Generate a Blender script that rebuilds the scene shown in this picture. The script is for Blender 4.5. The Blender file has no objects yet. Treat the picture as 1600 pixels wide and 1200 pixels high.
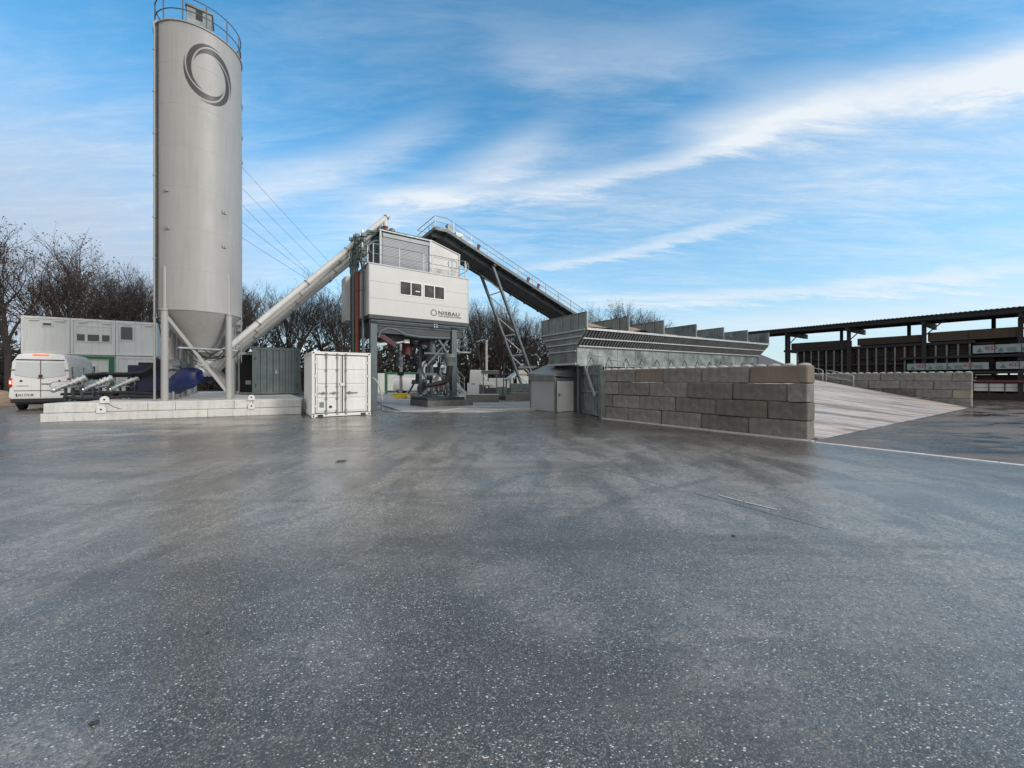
import bpy, bmesh, math, random
from mathutils import Vector, Matrix
D = bpy.data
SC = bpy.context.scene
COL = SC.collection
R = math.radians
# ---------------------------------------------------------------- camera
H = 1.67
cam = D.cameras.new("camera"); cam_o = D.objects.new("camera", cam); COL.objects.link(cam_o)
cam_o.location = (0, 0, H); cam_o.rotation_euler = (R(90), 0, 0)
cam.sensor_width = 36; cam.lens = 13.5; cam.shift_y = -8 / 1600
cam.clip_start = 0.05; cam.clip_end = 3000
SC.camera = cam_o
# ---------------------------------------------------------------- exposure, sky, sun
SC.view_settings.view_transform = 'Standard'; SC.view_settings.look = 'None'
SC.view_settings.exposure = 0.7; SC.view_settings.gamma = 1.0
SC.cycles.max_bounces = 6; SC.cycles.diffuse_bounces = 3; SC.cycles.glossy_bounces = 3
SC.cycles.use_denoising = True
SUN_EL, SUN_AZ = 24.0, 118.0          # azimuth clockwise from +Y (the view direction)
w = D.worlds.new("World"); SC.world = w; w.use_nodes = True
nt = w.node_tree; N = nt.nodes; L = nt.links
for n in list(N): N.remove(n)
def nd(t, **k):
    n = N.new(t)
    for a, b in k.items(): setattr(n, a, b)
    return n
def mth(op, a, b=None, clamp=False):
    n = nd('ShaderNodeMath', operation=op); n.use_clamp = clamp
    for i, x in enumerate((a, b)):
        if x is None: continue
        if isinstance(x, (int, float)): n.inputs[i].default_value = x
        else: L.new(x, n.inputs[i])
    return n.outputs[0]
def sstep(x, a, b):
    n = nd('ShaderNodeMapRange', interpolation_type='SMOOTHSTEP')
    L.new(x, n.inputs[0]); n.inputs[1].default_value = a; n.inputs[2].default_value = b
    return n.outputs[0]
def mixc(f, a, b):
    n = nd('ShaderNodeMix', data_type='RGBA')
    if isinstance(f, (int, float)): n.inputs[0].default_value = f
    else: L.new(f, n.inputs[0])
    for i, x in ((6, a), (7, b)):
        if isinstance(x, tuple): n.inputs[i].default_value = (*x, 1)
        else: L.new(x, n.inputs[i])
    return n.outputs[2]
out = nd('ShaderNodeOutputWorld'); bg = nd('ShaderNodeBackground'); L.new(bg.outputs[0], out.inputs[0])
sky = nd('ShaderNodeTexSky', sky_type='NISHITA', sun_disc=False)
sky.sun_elevation = R(SUN_EL); sky.sun_rotation = R(SUN_AZ)
sky.air_density = 1.0; sky.dust_density = 0.3; sky.ozone_density = 3.0
tc = nd('ShaderNodeTexCoord')
sep = nd('ShaderNodeSeparateXYZ'); L.new(tc.outputs['Generated'], sep.inputs[0])
X, Y, Z = sep.outputs
az = mth('ARCTAN2', X, Y)                                   # 0 straight ahead, + to the right
el = mth('ARCSINE', Z)
zc = mth('MAXIMUM', Z, 0.06)
comb = nd('ShaderNodeCombineXYZ')                           # a cloud layer overhead, seen in perspective
L.new(mth('DIVIDE', X, mth('ADD', zc, 0.12)), comb.inputs[0]); L.new(mth('DIVIDE', Y, mth('ADD', zc, 0.12)), comb.inputs[1])
def noise(scale, detail, rough, mp=None, dist=0.0, w4=0.0):
    n = nd('ShaderNodeTexNoise', noise_dimensions='4D'); n.inputs['Scale'].default_value = scale
    n.inputs['Detail'].default_value = detail; n.inputs['Roughness'].default_value = rough
    n.inputs['Distortion'].default_value = dist; n.inputs['W'].default_value = w4
    m = nd('ShaderNodeMapping'); L.new(comb.outputs[0], m.inputs[0])
    if mp: m.inputs['Rotation'].default_value = (0, 0, R(mp[0])); m.inputs['Scale'].default_value = (mp[1], mp[2], 1)
    L.new(m.outputs[0], n.inputs[0]); return n.outputs[0]
n1 = noise(0.75, 7, .62, (-28, .55, 1.6), .8, 3.1)
n2 = noise(2.2, 6, .65, (-20, .5, 1.7), .5, 7.4)
n4 = noise(5.5, 7, .7, (-24, .45, 1.9), .9, 2.2)
n3 = noise(0.35, 3, .5, (10, 1, 1), 0, 1.2)
n5 = noise(11, 6, .72, (-22, .4, 2.0), .6, 5.5)
wisp = mth('ADD', mth('ADD', mth('MULTIPLY', n1, .36), mth('MULTIPLY', n4, .38)), mth('ADD', mth('ADD', mth('MULTIPLY', n2, .30), mth('MULTIPLY', n5, .14)), mth('MULTIPLY', n3, .06)))
def band(a0, e0, slope, width, lo, hi, amp, curv=0.0):
    # a streak of cloud lying along a line in azimuth and elevation
    da = mth('SUBTRACT', az, a0)
    line = mth('ADD', e0, mth('ADD', mth('MULTIPLY', da, slope), mth('MULTIPLY', mth('MULTIPLY', da, da), curv)))
    d = mth('ABSOLUTE', mth('SUBTRACT', mth('ADD', el, mth('MULTIPLY', mth('SUBTRACT', mth('ADD', mth('MULTIPLY', n2, .5), mth('ADD', mth('MULTIPLY', n4, .3), mth('MULTIPLY', n5, .2))), .5), .15)), line))
    g = mth('SUBTRACT', 1.0, sstep(d, 0.0, width))
    m = mth('MULTIPLY', sstep(az, lo, lo + .25), mth('SUBTRACT', 1.0, sstep(az, hi - .25, hi)))
    return mth('MULTIPLY', mth('MULTIPLY', mth('MULTIPLY', g, m), amp), mth('ADD', .2, mth('ADD', n1, mth('MULTIPLY', n4, .6))))
def AE(px, py):
    x, z = (px - 800) / 600, (592 - py) / 600
    return math.atan2(x, 1), math.atan2(z, math.hypot(x, 1))
def band_px(x0, y0, x1, y1, wpx, amp, curv=0.0, ext=.22):
    a0, e0 = AE(x0, y0); a1, e1 = AE(x1, y1)
    return band(a0, e0, (e1 - e0) / (a1 - a0), wpx / 600 * .8, a0 - ext, a1 + ext, amp, curv)
bs = [band_px(850, 290, 1600, 215, 95, .26), band_px(640, 305, 1180, 215, 24, .42), band_px(1150, 205, 1640, 110, 44, .72), band_px(1230, 150, 1700, 70, 50, .35),
      band_px(880, 412, 1100, 364, 15, .5), band_px(960, 470, 1500, 436, 18, .62), band_px(1080, 520, 1650, 470, 34, .4),
      band_px(380, 300, 620, 230, 50, .35), band_px(600, 330, 800, 250, 60, .45), band_px(850, 90, 1060, 85, 60, .25)]
tot = bs[0]
for b_ in bs[1:]: tot = mth('ADD', tot, b_)
gen = mth('ADD', mth('MULTIPLY', sstep(wisp, .53, .90), .66), .04)
gen = mth('MULTIPLY', gen, mth('SUBTRACT', 1.0, mth('MULTIPLY', sstep(el, .38, .66), .62)))
cl = mth('MINIMUM', mth('ADD', gen, mth('MULTIPLY', tot, .9)), .97)
left = mth('MULTIPLY', mth('MULTIPLY', sstep(mth('MULTIPLY', az, -1.0), .30, .85), mth('SUBTRACT', 1.0, sstep(el, .20, .60))), mth('ADD', .62, mth('MULTIPLY', n2, .5)), True)
hz = mth('MULTIPLY', mth('SUBTRACT', 1.0, sstep(el, 0.02, .48)), .62)
skyc = nd('ShaderNodeHueSaturation'); L.new(sky.outputs[0], skyc.inputs['Color']); skyc.inputs['Hue'].default_value = .484
skyc.inputs['Saturation'].default_value = 1.26; skyc.inputs['Value'].default_value = 1.12
c1 = mixc(mth('MULTIPLY', hz, 1.15), skyc.outputs[0], (2.25, 2.95, 3.55))
c2 = mixc(left, c1, (2.2, 2.45, 2.95))
c3 = mixc(cl, c2, (3.9, 4.15, 4.4))
behind = mth('MULTIPLY', mth('SUBTRACT', 1.0, sstep(Y, -.30, .12)), .93)      # unseen cloud behind the camera, added for neutral light
c4 = mixc(behind, c3, mixc(n1, (3.2,3.25,3.25), (4.5,4.5,4.45)))
over = mth('MULTIPLY', sstep(el, .78, 1.0), .92)                                     # unseen overhead cloud, added to light the ground neutral and brighter
c5 = mixc(over, c4, mixc(n2, (3.3,3.25,3.15), (4.7,4.6,4.45)))
L.new(c5, bg.inputs[0]); bg.inputs[1].default_value = 0.135
sl = D.lights.new("sun", 'SUN'); so = D.objects.new("sun", sl); COL.objects.link(so)
sl.energy = 1.3; sl.angle = R(12); sl.color = (1, .95, .89)
a_ = R(SUN_AZ); e_ = R(SUN_EL)
sd = Vector((math.sin(a_) * math.cos(e_), math.cos(a_) * math.cos(e_), math.sin(e_)))
so.rotation_euler = sd.to_track_quat('Z', 'Y').to_euler()
# ---------------------------------------------------------------- helpers
ANG = 35.0
U = (math.cos(R(ANG)), math.sin(R(ANG))); V = (-U[1], U[0])
def uv(u, v, z=0.0): return (u * U[0] + v * V[0], u * U[1] + v * V[1], z)
def g(px, py, z=0.0):                       # ground point seen at a photo pixel
    y = 600 * (H - z) / (py - 592); return ((px - 800) / 600 * y, y, z)
def at(px, y, py=None):                     # point at a depth
    return ((px - 800) / 600 * y, y, H if py is None else H + (592 - py) / 600 * y)

class MB:
    def __init__(s): s.v = []; s.f = []; s.s = []
    def add(s, vs, fs, sm=False):
        b = len(s.v); s.v += [tuple(p) for p in vs]
        for f in fs: s.f.append(tuple(i + b for i in f)); s.s.append(sm)
        return s
    def box(s, x0, y0, z0, x1, y1, z1, m=None):
        vs = [Vector(p) for p in ((x0,y0,z0),(x1,y0,z0),(x1,y1,z0),(x0,y1,z0),(x0,y0,z1),(x1,y0,z1),(x1,y1,z1),(x0,y1,z1))]
        if m: vs = [m @ p for p in vs]
        return s.add(vs, [(3,2,1,0),(4,5,6,7),(0,1,5,4),(1,2,6,5),(2,3,7,6),(3,0,4,7)])
    def bar(s, p, q, w=.1, h=None, roll=0.0):     # rectangular bar between two points
        h = h or w; p = Vector(p); q = Vector(q); d = (q - p); l = d.length
        if l < 1e-6: return s
        d.normalize(); up = Vector((0,0,1)) if abs(d.z) < .98 else Vector((0,1,0))
        sx = d.cross(up).normalized(); sy = sx.cross(d).normalized()
        if roll: rm = Matrix.Rotation(roll, 3, d); sx = rm @ sx; sy = rm @ sy
        vs = []
        for c in (p, q):
            for a, b in ((-1,-1),(1,-1),(1,1),(-1,1)): vs.append(c + sx * (a*w/2) + sy * (b*h/2))
        return s.add(vs, [(3,2,1,0),(4,5,6,7),(0,1,5,4),(1,2,6,5),(2,3,7,6),(3,0,4,7)])
    def cyl(s, p, q, r, r2=None, n=12, cap=True):
        r2 = r if r2 is None else r2; p = Vector(p); q = Vector(q); d = (q - p).normalized()
        up = Vector((0,0,1)) if abs(d.z) < .98 else Vector((1,0,0))
        a = d.cross(up).normalized(); b = a.cross(d).normalized()
        vs = []
        for c, rr in ((p, r), (q, r2)):
            for i in range(n):
                t = 2*math.pi*i/n; vs.append(c + a*(math.cos(t)*rr) + b*(math.sin(t)*rr))
        s.add(vs, [(i, i+n, (i+1)%n+n, (i+1)%n) for i in range(n)], True)
        if cap: s.add(vs, [tuple(range(n)), tuple(range(2*n-1, n-1, -1))])
        return s
    def tube(s, pts, r, n=6, closed=False):
        P = [Vector(p) for p in pts]; m = len(P); vs = []; prev = None
        for i, p in enumerate(P):
            a = P[(i-1) % m] if (i or closed) else P[0]; b = P[(i+1) % m] if (i < m-1 or closed) else P[-1]
            d = (b - a).normalized()
            if prev is None:
                up = Vector((0,0,1)) if abs(d.z) < .95 else Vector((1,0,0)); x = d.cross(up).normalized()
            else: x = (prev - d * prev.dot(d)).normalized()
            prev = x; y = x.cross(d)
            rr = r[i] if isinstance(r, (list, tuple)) else r
            for k in range(n):
                t = 2*math.pi*k/n; vs.append(p + x*(math.cos(t)*rr) + y*(math.sin(t)*rr))
        fs = []
        for i in range(m if closed else m-1):
            j = (i+1) % m
            for k in range(n): fs.append((i*n+k, j*n+k, j*n+(k+1)%n, i*n+(k+1)%n))
        s.add(vs, fs, True)
        if not closed: s.add([vs[k] for k in range(n)] + vs[-n:], [tuple(range(n)), tuple(range(2*n-1, n-1, -1))])
        return s
    def prism(s, poly, fn, t0, t1):               # poly 2D extruded; fn(a, b, t) -> 3D
        n = len(poly); vs = [fn(a, b, t0) for a, b in poly] + [fn(a, b, t1) for a, b in poly]
        return s.add(vs, [tuple(range(n-1, -1, -1)), tuple(range(n, 2*n))] + [(i, (i+1)%n, (i+1)%n+n, i+n) for i in range(n)])
    def ball(s, c, r, n=10, m=7, sq=(1,1,1)):
        vs = []; fs = []
        for j in range(m+1):
            ph = math.pi*j/m
            for i in range(n):
                t = 2*math.pi*i/n
                vs.append((c[0]+r*sq[0]*math.sin(ph)*math.cos(t), c[1]+r*sq[1]*math.sin(ph)*math.sin(t), c[2]+r*sq[2]*math.cos(ph)))
        for j in range(m):
            for i in range(n): fs.append((j*n+i, (j+1)*n+i, (j+1)*n+(i+1)%n, j*n+(i+1)%n))
        return s.add(vs, fs, True)
    def build(s, name, mat, parent=None, bevel=0, loc=None, rot=None, norm=True):
        me = D.meshes.new(name); me.from_pydata(s.v, [], s.f); me.validate()
        me.polygons.foreach_set("use_smooth", s.s[:len(me.polygons)] if len(s.s) >= len(me.polygons) else [False]*len(me.polygons))
        if norm:
            bm = bmesh.new(); bm.from_mesh(me); bmesh.ops.recalc_face_normals(bm, faces=bm.faces); bm.to_mesh(me); bm.free()
        me.materials.append(MATS[mat] if isinstance(mat, str) else mat)
        o = D.objects.new(name, me); COL.objects.link(o); o.parent = parent
        if loc: o.location = loc
        if rot is not None: o.rotation_euler = (0, 0, R(rot))
        if bevel:
            b = o.modifiers.new("bevel", 'BEVEL'); b.width = bevel; b.segments = 1; b.limit_method = 'ANGLE'; b.angle_limit = R(50)
        return o
def tag(o, label, cat, group=None):
    o['label'] = label; o['category'] = cat
    if group: o['group'] = group
    return o
def thing(name, label, cat, loc=(0,0,0), rot=0.0, group=None):
    o = D.objects.new(name, None); COL.objects.link(o); o.location = loc; o.rotation_euler = (0, 0, R(rot)); o.empty_display_size = .2
    return tag(o, label, cat, group)
def struct(o, kind='structure', label=None):
    o['kind'] = kind
    if label: o['label'] = label
    return o
def kids(o): return [c for c in list(D.objects) if c.parent == o]
def copy_tree(o, parent=None, label=None, skip=()):
    c = o.copy(); COL.objects.link(c); c.parent = parent
    if label: c['label'] = label
    for ch in kids(o):
        if ch.name.split('.')[0] not in skip: copy_tree(ch, c)
    return c
def text_mesh(txt, size, name, mat, parent, loc, rx=90, rz=0, sx=1.0, bold=0.0, extrude=.004, align='LEFT', space=1.0):
    cu = D.curves.new("t", 'FONT'); cu.body = txt; cu.size = size; cu.offset = bold; cu.extrude = extrude; cu.align_x = align
    cu.resolution_u = 3; cu.space_character = space
    to = D.objects.new("t", cu); COL.objects.link(to)
    dg = bpy.context.evaluated_depsgraph_get(); me = D.meshes.new_from_object(to.evaluated_get(dg))
    D.objects.remove(to); D.curves.remove(cu)
    me.name = name; me.materials.clear(); me.materials.append(MATS[mat])
    o = D.objects.new(name, me); COL.objects.link(o); o.parent = parent
    o.location = loc; o.rotation_euler = (R(rx), 0, R(rz)); o.scale = (sx, 1, 1)
    return o
# ---------------------------------------------------------------- materials
MATS = {}
def M(name, col, rough=.5, metal=0.0, var=.12, scale=1.5, bump=0.0, bscale=30, streak=0.0, streakcol=None, rand=0.0, spec=.5, spots=0.0, emit=0):
    m = D.materials.new(name); m.use_nodes = True; t = m.node_tree; NN = t.nodes; LL = t.links
    b = NN['Principled BSDF']; b.inputs['Roughness'].default_value = rough; b.inputs['Metallic'].default_value = metal
    b.inputs['Specular IOR Level'].default_value = spec
    co = NN.new('ShaderNodeTexCoord')
    no = NN.new('ShaderNodeTexNoise'); no.inputs['Scale'].default_value = scale; no.inputs['Detail'].default_value = 6; no.inputs['Roughness'].default_value = .6
    LL.new(co.outputs['Object'], no.inputs[0])
    def mx(f, a, c, bt='MIX'):
        n = NN.new('ShaderNodeMix'); n.data_type = 'RGBA'; n.blend_type = bt
        if isinstance(f, (int, float)): n.inputs[0].default_value = f
        else: LL.new(f, n.inputs[0])
        for i, x in ((6, a), (7, c)):
            if isinstance(x, tuple): n.inputs[i].default_value = (*x[:3], 1)
            else: LL.new(x, n.inputs[i])
        return n.outputs[2]
    def mr(x, a, c, d=0.0, e=1.0):
        n = NN.new('ShaderNodeMapRange'); LL.new(x, n.inputs[0])
        for i, q in enumerate((a, c, d, e)): n.inputs[i+1].default_value = q
        return n.outputs[0]
    lo = tuple(max(0, c*(1-var)) for c in col); hi = tuple(min(1, c*(1+var)) for c in col)
    c = mx(mr(no.outputs[0], .3, .7), lo, hi)
    if streak:
        mp = NN.new('ShaderNodeMapping'); mp.inputs['Scale'].default_value = (5, 5, .35); LL.new(co.outputs['Object'], mp.inputs[0])
        n2 = NN.new('ShaderNodeTexNoise'); n2.inputs['Scale'].default_value = 1.6; n2.inputs['Detail'].default_value = 5; LL.new(mp.outputs[0], n2.inputs[0])
        f = NN.new('ShaderNodeMath'); f.operation = 'MULTIPLY'; LL.new(mr(n2.outputs[0], .48, .78), f.inputs[0]); f.inputs[1].default_value = streak
        c = mx(f.outputs[0], c, streakcol or tuple(x*.45 for x in col))
    if spots:
        vo = NN.new('ShaderNodeTexNoise'); vo.inputs['Scale'].default_value = bscale*.4; vo.inputs['Detail'].default_value = 3; LL.new(co.outputs['Object'], vo.inputs[0])
        f = NN.new('ShaderNodeMath'); f.operation = 'MULTIPLY'; LL.new(mr(vo.outputs[0], .56, .66), f.inputs[0]); f.inputs[1].default_value = spots
        c = mx(f.outputs[0], c, tuple(x*.5 for x in col))
    if rand:
        oi = NN.new('ShaderNodeObjectInfo'); hs = NN.new('ShaderNodeHueSaturation'); LL.new(c, hs.inputs['Color'])
        LL.new(mr(oi.outputs['Random'], 0, 1, 1-rand, 1+rand), hs.inputs['Value']); LL.new(mr(oi.outputs['Random'], 0, 1, 1.4, .7), hs.inputs['Saturation'])
        c = hs.outputs[0]
    LL.new(c, b.inputs['Base Color'])
    rn = mr(no.outputs[0], .3, .7, max(.03, rough-.1), min(1, rough+.12)); LL.new(rn, b.inputs['Roughness'])
    if bump:
        bn = NN.new('ShaderNodeTexNoise'); bn.inputs['Scale'].default_value = bscale; bn.inputs['Detail'].default_value = 5; LL.new(co.outputs['Object'], bn.inputs[0])
        bp = NN.new('ShaderNodeBump'); bp.inputs['Strength'].default_value = bump; bp.inputs['Distance'].default_value = .02
        LL.new(bn.outputs[0], bp.inputs['Height']); LL.new(bp.outputs[0], b.inputs['Normal'])
    if emit: b.inputs['Emission Color'].default_value = (*col, 1); b.inputs['Emission Strength'].default_value = emit
    MATS[name] = m; return m
M('silo_paint', (.365,.358,.343), .5, var=.05, scale=.7, streak=.34, streakcol=(.26,.25,.23))
M('white_paint', (.64,.63,.60), .4, var=.06, scale=1.0, streak=.35, streakcol=(.42,.39,.34))
M('container_white', (.74,.73,.70), .4, var=.05, scale=1.2, streak=.4, streakcol=(.5,.46,.40))
M('office_white', (.78,.78,.75), .5, var=.05, scale=.8, streak=.3, streakcol=(.40,.38,.35))
M('panel_white', (.55,.545,.52), .42, var=.04, scale=.7, streak=.18, streakcol=(.42,.40,.37))
M('panel_grey', (.34,.35,.37), .45, .0, var=.08, scale=1.0)
M('galv', (.25,.275,.28), .45, .5, var=.25, scale=3.5, streak=.25)
M('galv_old', (.20,.225,.22), .5, .45, var=.38, scale=1.4, streak=.55, streakcol=(.12,.135,.13))
M('galv_bright', (.42,.44,.44), .42, .4, var=.15, scale=5)
M('zinc_sheet', (.20,.225,.22), .38, .55, var=.55, scale=1.3, streak=.5, streakcol=(.20,.22,.21))
M('steel_dark', (.05,.056,.06), .55, .3, var=.25, scale=3)
M('steel_blue', (.10,.12,.13), .5, .3, var=.2, scale=3, streak=.3)
M('black', (.015,.015,.017), .5, var=.2)
M('dark_rubber', (.02,.02,.021), .7, var=.2)
M('logo_dark', (.055,.05,.05), .5, var=.05)
M('red_pipe', (.20,.045,.03), .5, var=.2, streak=.4)
M('red_rubber', (.085,.014,.016), .6, var=.25)
M('green_pipe', (.11,.15,.14), .5, .3, var=.15)
M('concrete', (.40,.385,.36), .75, var=.18, scale=1.6, bump=.3, bscale=25, streak=.3)
M('slab_concrete', (.64,.63,.595), .7, var=.10, scale=1.2, bump=.2, bscale=20, streak=.4, streakcol=(.34,.32,.28), spots=.25)
M('block_concrete', (.178,.167,.147), .85, var=.32, scale=3.0, bump=1.0, bscale=11, streak=.6, streakcol=(.095,.088,.078), rand=.28, spots=.45)
M('block_warm', (.185,.148,.117), .85, var=.2, scale=2.2, bump=.6, bscale=9, streak=.3, streakcol=(.12,.09,.07))
M('block_pale', (.28,.25,.19), .85, var=.18, scale=2.2, bump=.6, bscale=9)
M('kerb_white', (.72,.71,.69), .6, var=.18, scale=7, streak=.2)
M('mortar', (.40,.39,.37), .8, var=.2, scale=8, bump=.4)
M('tower_concrete', (.13,.125,.115), .7, var=.3, scale=3, bump=.4, streak=.5)
M('box_green', (.105,.135,.135), .45, .2, var=.18, scale=1.6, streak=.55, streakcol=(.06,.08,.07))
M('glass_dark', (.025,.028,.032), .06, var=.1, spec=.8)
M('glass_grey', (.045,.045,.045), .10, var=.3, spec=.4)
M('blue_box', (.012,.014,.05), .55, var=.25)
M('blue_tarp', (.006,.016,.085), .45, var=.5, scale=4, bump=.6, bscale=7)
M('chrome', (.72,.72,.70), .2, .9, var=.1)
M('green_paint', (.02,.16,.07), .5, var=.15)
M('yellow_paint', (.55,.42,.03), .5, var=.2)
M('van_white', (.66,.66,.65), .22, var=.05, scale=.8, streak=.15)
M('van_glass_white', (.52,.55,.55), .15, var=.04)
M('tail_red', (.8,.10,.05), .3, emit=.9)
M('tail_core', (1,.5,.35), .3, emit=2)
M('plate_white', (.6,.6,.58), .4)
M('sand', (.34,.235,.16), .95, var=.25, scale=6, bump=.8, bscale=18)
M('gravel_grey', (.20,.16,.13), .95, var=.3, scale=8, bump=.9, bscale=25)
M('wood_dark', (.030,.022,.018), .85, var=.4, scale=5)
M('wood_shed', (.022,.020,.020), .8, var=.3, scale=4)
M('wood_brown', (.075,.052,.034), .8, var=.3, scale=5, streak=.3)
M('wood_mid', (.040,.028,.02), .8, var=.3, scale=5)
M('batten', (.16,.155,.15), .7, var=.2)
M('wrap', (.25,.29,.295), .35, var=.15, scale=3)
M('wrap_green', (.05,.13,.12), .5)
M('wrap_red', (.32,.04,.05), .5)
M('roof_dark', (.05,.055,.055), .6, .2, var=.2)
M('roof_grey', (.085,.085,.085), .8, var=.2)
M('bark', (.045,.037,.032), .95, var=.3, scale=4)
M('leaf_brown', (.105,.064,.036), .9, var=.5, scale=.8, rand=.2)
M('leaf_dry', (.058,.047,.036), .95, var=.6, scale=.5)
M('orange', (.6,.2,.04), .5)
M('cream', (.7,.62,.42), .5)
M('red_steel', (.16,.03,.03), .6)
# ---------------------------------------------------------------- ground materials
def ground_mat(name, base, stone, kind):
    m = D.materials.new(name); m.use_nodes = True; t = m.node_tree; NN = t.nodes; LL = t.links
    b = NN['Principled BSDF']; co = NN.new('ShaderNodeTexCoord'); P = co.outputs['Object']
    def mapn(rot, sx, sy):
        mp = NN.new('ShaderNodeMapping'); mp.inputs['Rotation'].default_value = (0,0,R(rot)); mp.inputs['Scale'].default_value = (sx, sy, 1); LL.new(P, mp.inputs[0]); return mp.outputs[0]
    def noi(vec, s, d=6, r=.6, di=0.0):
        n = NN.new('ShaderNodeTexNoise'); n.inputs['Scale'].default_value = s; n.inputs['Detail'].default_value = d; n.inputs['Roughness'].default_value = r; n.inputs['Distortion'].default_value = di
        LL.new(vec, n.inputs[0]); return n.outputs[0]
    def mr(x, a, c, d=0.0, e=1.0, sm=True):
        n = NN.new('ShaderNodeMapRange'); n.interpolation_type = 'SMOOTHSTEP' if sm else 'LINEAR'; LL.new(x, n.inputs[0])
        for i, q in enumerate((a, c, d, e)): n.inputs[i+1].default_value = q
        return n.outputs[0]
    def mt(op, a, c=None):
        n = NN.new('ShaderNodeMath'); n.operation = op
        for i, x in enumerate((a, c)):
            if x is None: continue
            if isinstance(x, (int, float)): n.inputs[i].default_value = x
            else: LL.new(x, n.inputs[i])
        return n.outputs[0]
    def mx(f, a, c):
        n = NN.new('ShaderNodeMix'); n.data_type = 'RGBA'
        if isinstance(f, (int, float)): n.inputs[0].default_value = f
        else: LL.new(f, n.inputs[0])
        for i, x in ((6, a), (7, c)):
            if isinstance(x, tuple): n.inputs[i].default_value = (*x, 1)
            else: LL.new(x, n.inputs[i])
        return n.outputs[2]
    big = noi(mapn(20, .5, 1.0), .35, 5, .6, .6)
    mid = noi(mapn(-30, 1, .35), 1.3, 6, .62, .4)
    strk = noi(mapn(55, .15, 1.3), 1.1, 5, .65, .3)
    fine = noi(P, 90, 3, .6)
    wet = mt('ADD', mt('MULTIPLY', big, .55), mt('ADD', mt('MULTIPLY', mid, .25), mt('MULTIPLY', strk, .25)))
    wetm = mr(wet, .44, .60)                    # 1 = drier and paler, 0 = wet film
    if kind == 'asphalt':
        film_sheen = mr(mt('ADD', mt('MULTIPLY', noi(mapn(15, .6, 1.0), .22, 6, .62, .8), .7), mt('MULTIPLY', noi(P, 1.1, 5, .6), .3)), .46, .62)   # cement film and sky sheen, both put into the colour
        for (cx, cy), rr_, am in ((g(1300, 880)[:2], 2.6, .75), (g(1120, 800)[:2], 1.3, .6), (g(60, 820)[:2], 3.2, .6), (g(1500, 800)[:2], 2.5, .5)):  # pale spots of wet sheen, sky reflection painted as colour
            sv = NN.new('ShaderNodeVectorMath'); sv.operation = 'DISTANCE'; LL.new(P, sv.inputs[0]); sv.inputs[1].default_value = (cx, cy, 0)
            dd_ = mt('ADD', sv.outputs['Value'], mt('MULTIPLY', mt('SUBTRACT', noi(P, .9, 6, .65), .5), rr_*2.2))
            film_sheen = mt('MAXIMUM', film_sheen, mt('MULTIPLY', mr(dd_, rr_, rr_*.15, 0, 1), am))
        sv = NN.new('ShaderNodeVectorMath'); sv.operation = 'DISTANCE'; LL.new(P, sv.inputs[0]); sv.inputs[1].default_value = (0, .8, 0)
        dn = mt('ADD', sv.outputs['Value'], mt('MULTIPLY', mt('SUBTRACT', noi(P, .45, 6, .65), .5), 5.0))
        glare_ring = mt('MULTIPLY', mr(dn, 2.2, 5.0), mr(dn, 14.5, 8.0))          # sky glare on the mid yard, painted pale by distance from the camera
        film_sheen = mt('MAXIMUM', mt('MULTIPLY', film_sheen, .7), mt('MULTIPLY', glare_ring, mr(mid, .38, .60, .25, 1.0)))
        far_reflect_dark = mr(dn, 8.5, 13.5)  # darker reflection near the plant, painted into the far asphalt
        def stone_glints(scale, lo, hi, pw, rmax, thr):  # pale aggregate and specular sparkle, both painted as bright specks
            vo = NN.new('ShaderNodeTexVoronoi'); vo.inputs['Scale'].default_value = scale; LL.new(mapn(35 if scale < 100 else -20, .62, 1.15), vo.inputs['Vector'])
            sc = NN.new('ShaderNodeSeparateColor'); LL.new(vo.outputs['Color'], sc.inputs[0])
            rad = mt('MULTIPLY', mt('POWER', sc.outputs[1], pw), rmax)
            ins = mt('LESS_THAN', vo.outputs['Distance'], mt('ADD', rad, thr))
            dens = mr(noi(P, .9, 5, .65), .32, .66, lo, hi)
            return mt('MULTIPLY', ins, mt('GREATER_THAN', sc.outputs[0], dens)), sc, vo
        sel, sc, vo = stone_glints(104, .80, .24, 2.4, .40, .11)
        sel2, sc2, vo3 = stone_glints(170, .80, .30, 1.5, .3, .17)
        vo2 = NN.new('ShaderNodeTexVoronoi'); vo2.inputs['Scale'].default_value = 105; LL.new(P, vo2.inputs['Vector'])
        s2 = NN.new('ShaderNodeSeparateColor'); LL.new(vo2.outputs['Color'], s2.inputs[0])
        grit = mx(mt('POWER', s2.outputs[0], 2.2), tuple(c*.18 for c in base), tuple(c*3.4 for c in base))
        gap = mr(vo2.outputs['Distance'], .35, .62)
        grit = mx(mt('MULTIPLY', gap, .75), grit, tuple(c*.22 for c in base))
        vo4 = NN.new('ShaderNodeTexVoronoi'); vo4.inputs['Scale'].default_value = 34; LL.new(P, vo4.inputs['Vector'])
        s4 = NN.new('ShaderNodeSeparateColor'); LL.new(vo4.outputs['Color'], s4.inputs[0])
        grit = mx(mt('MULTIPLY', mt('GREATER_THAN', s4.outputs[0], .60), mt('MULTIPLY', s4.outputs[1], .65)), grit, tuple(c*.25 for c in base))
        c = mx(mt('MULTIPLY', film_sheen, .76), grit, mx(mt('MULTIPLY', mt('ADD', s2.outputs[1], mt('POWER', s4.outputs[2], 1.6)), .55), (.10,.090,.078), (.56,.515,.455)))
        c = mx(mt('MULTIPLY', mr(strk, .52, .70), .6), c, tuple(x*.4 for x in base))
        fs_ = noi(mapn(12, .35, 2.6), 1.6, 6, .7, .5)
        c = mx(mt('MULTIPLY', mr(fs_, .55, .70), .55), c, tuple(x*.38 for x in base))
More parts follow.
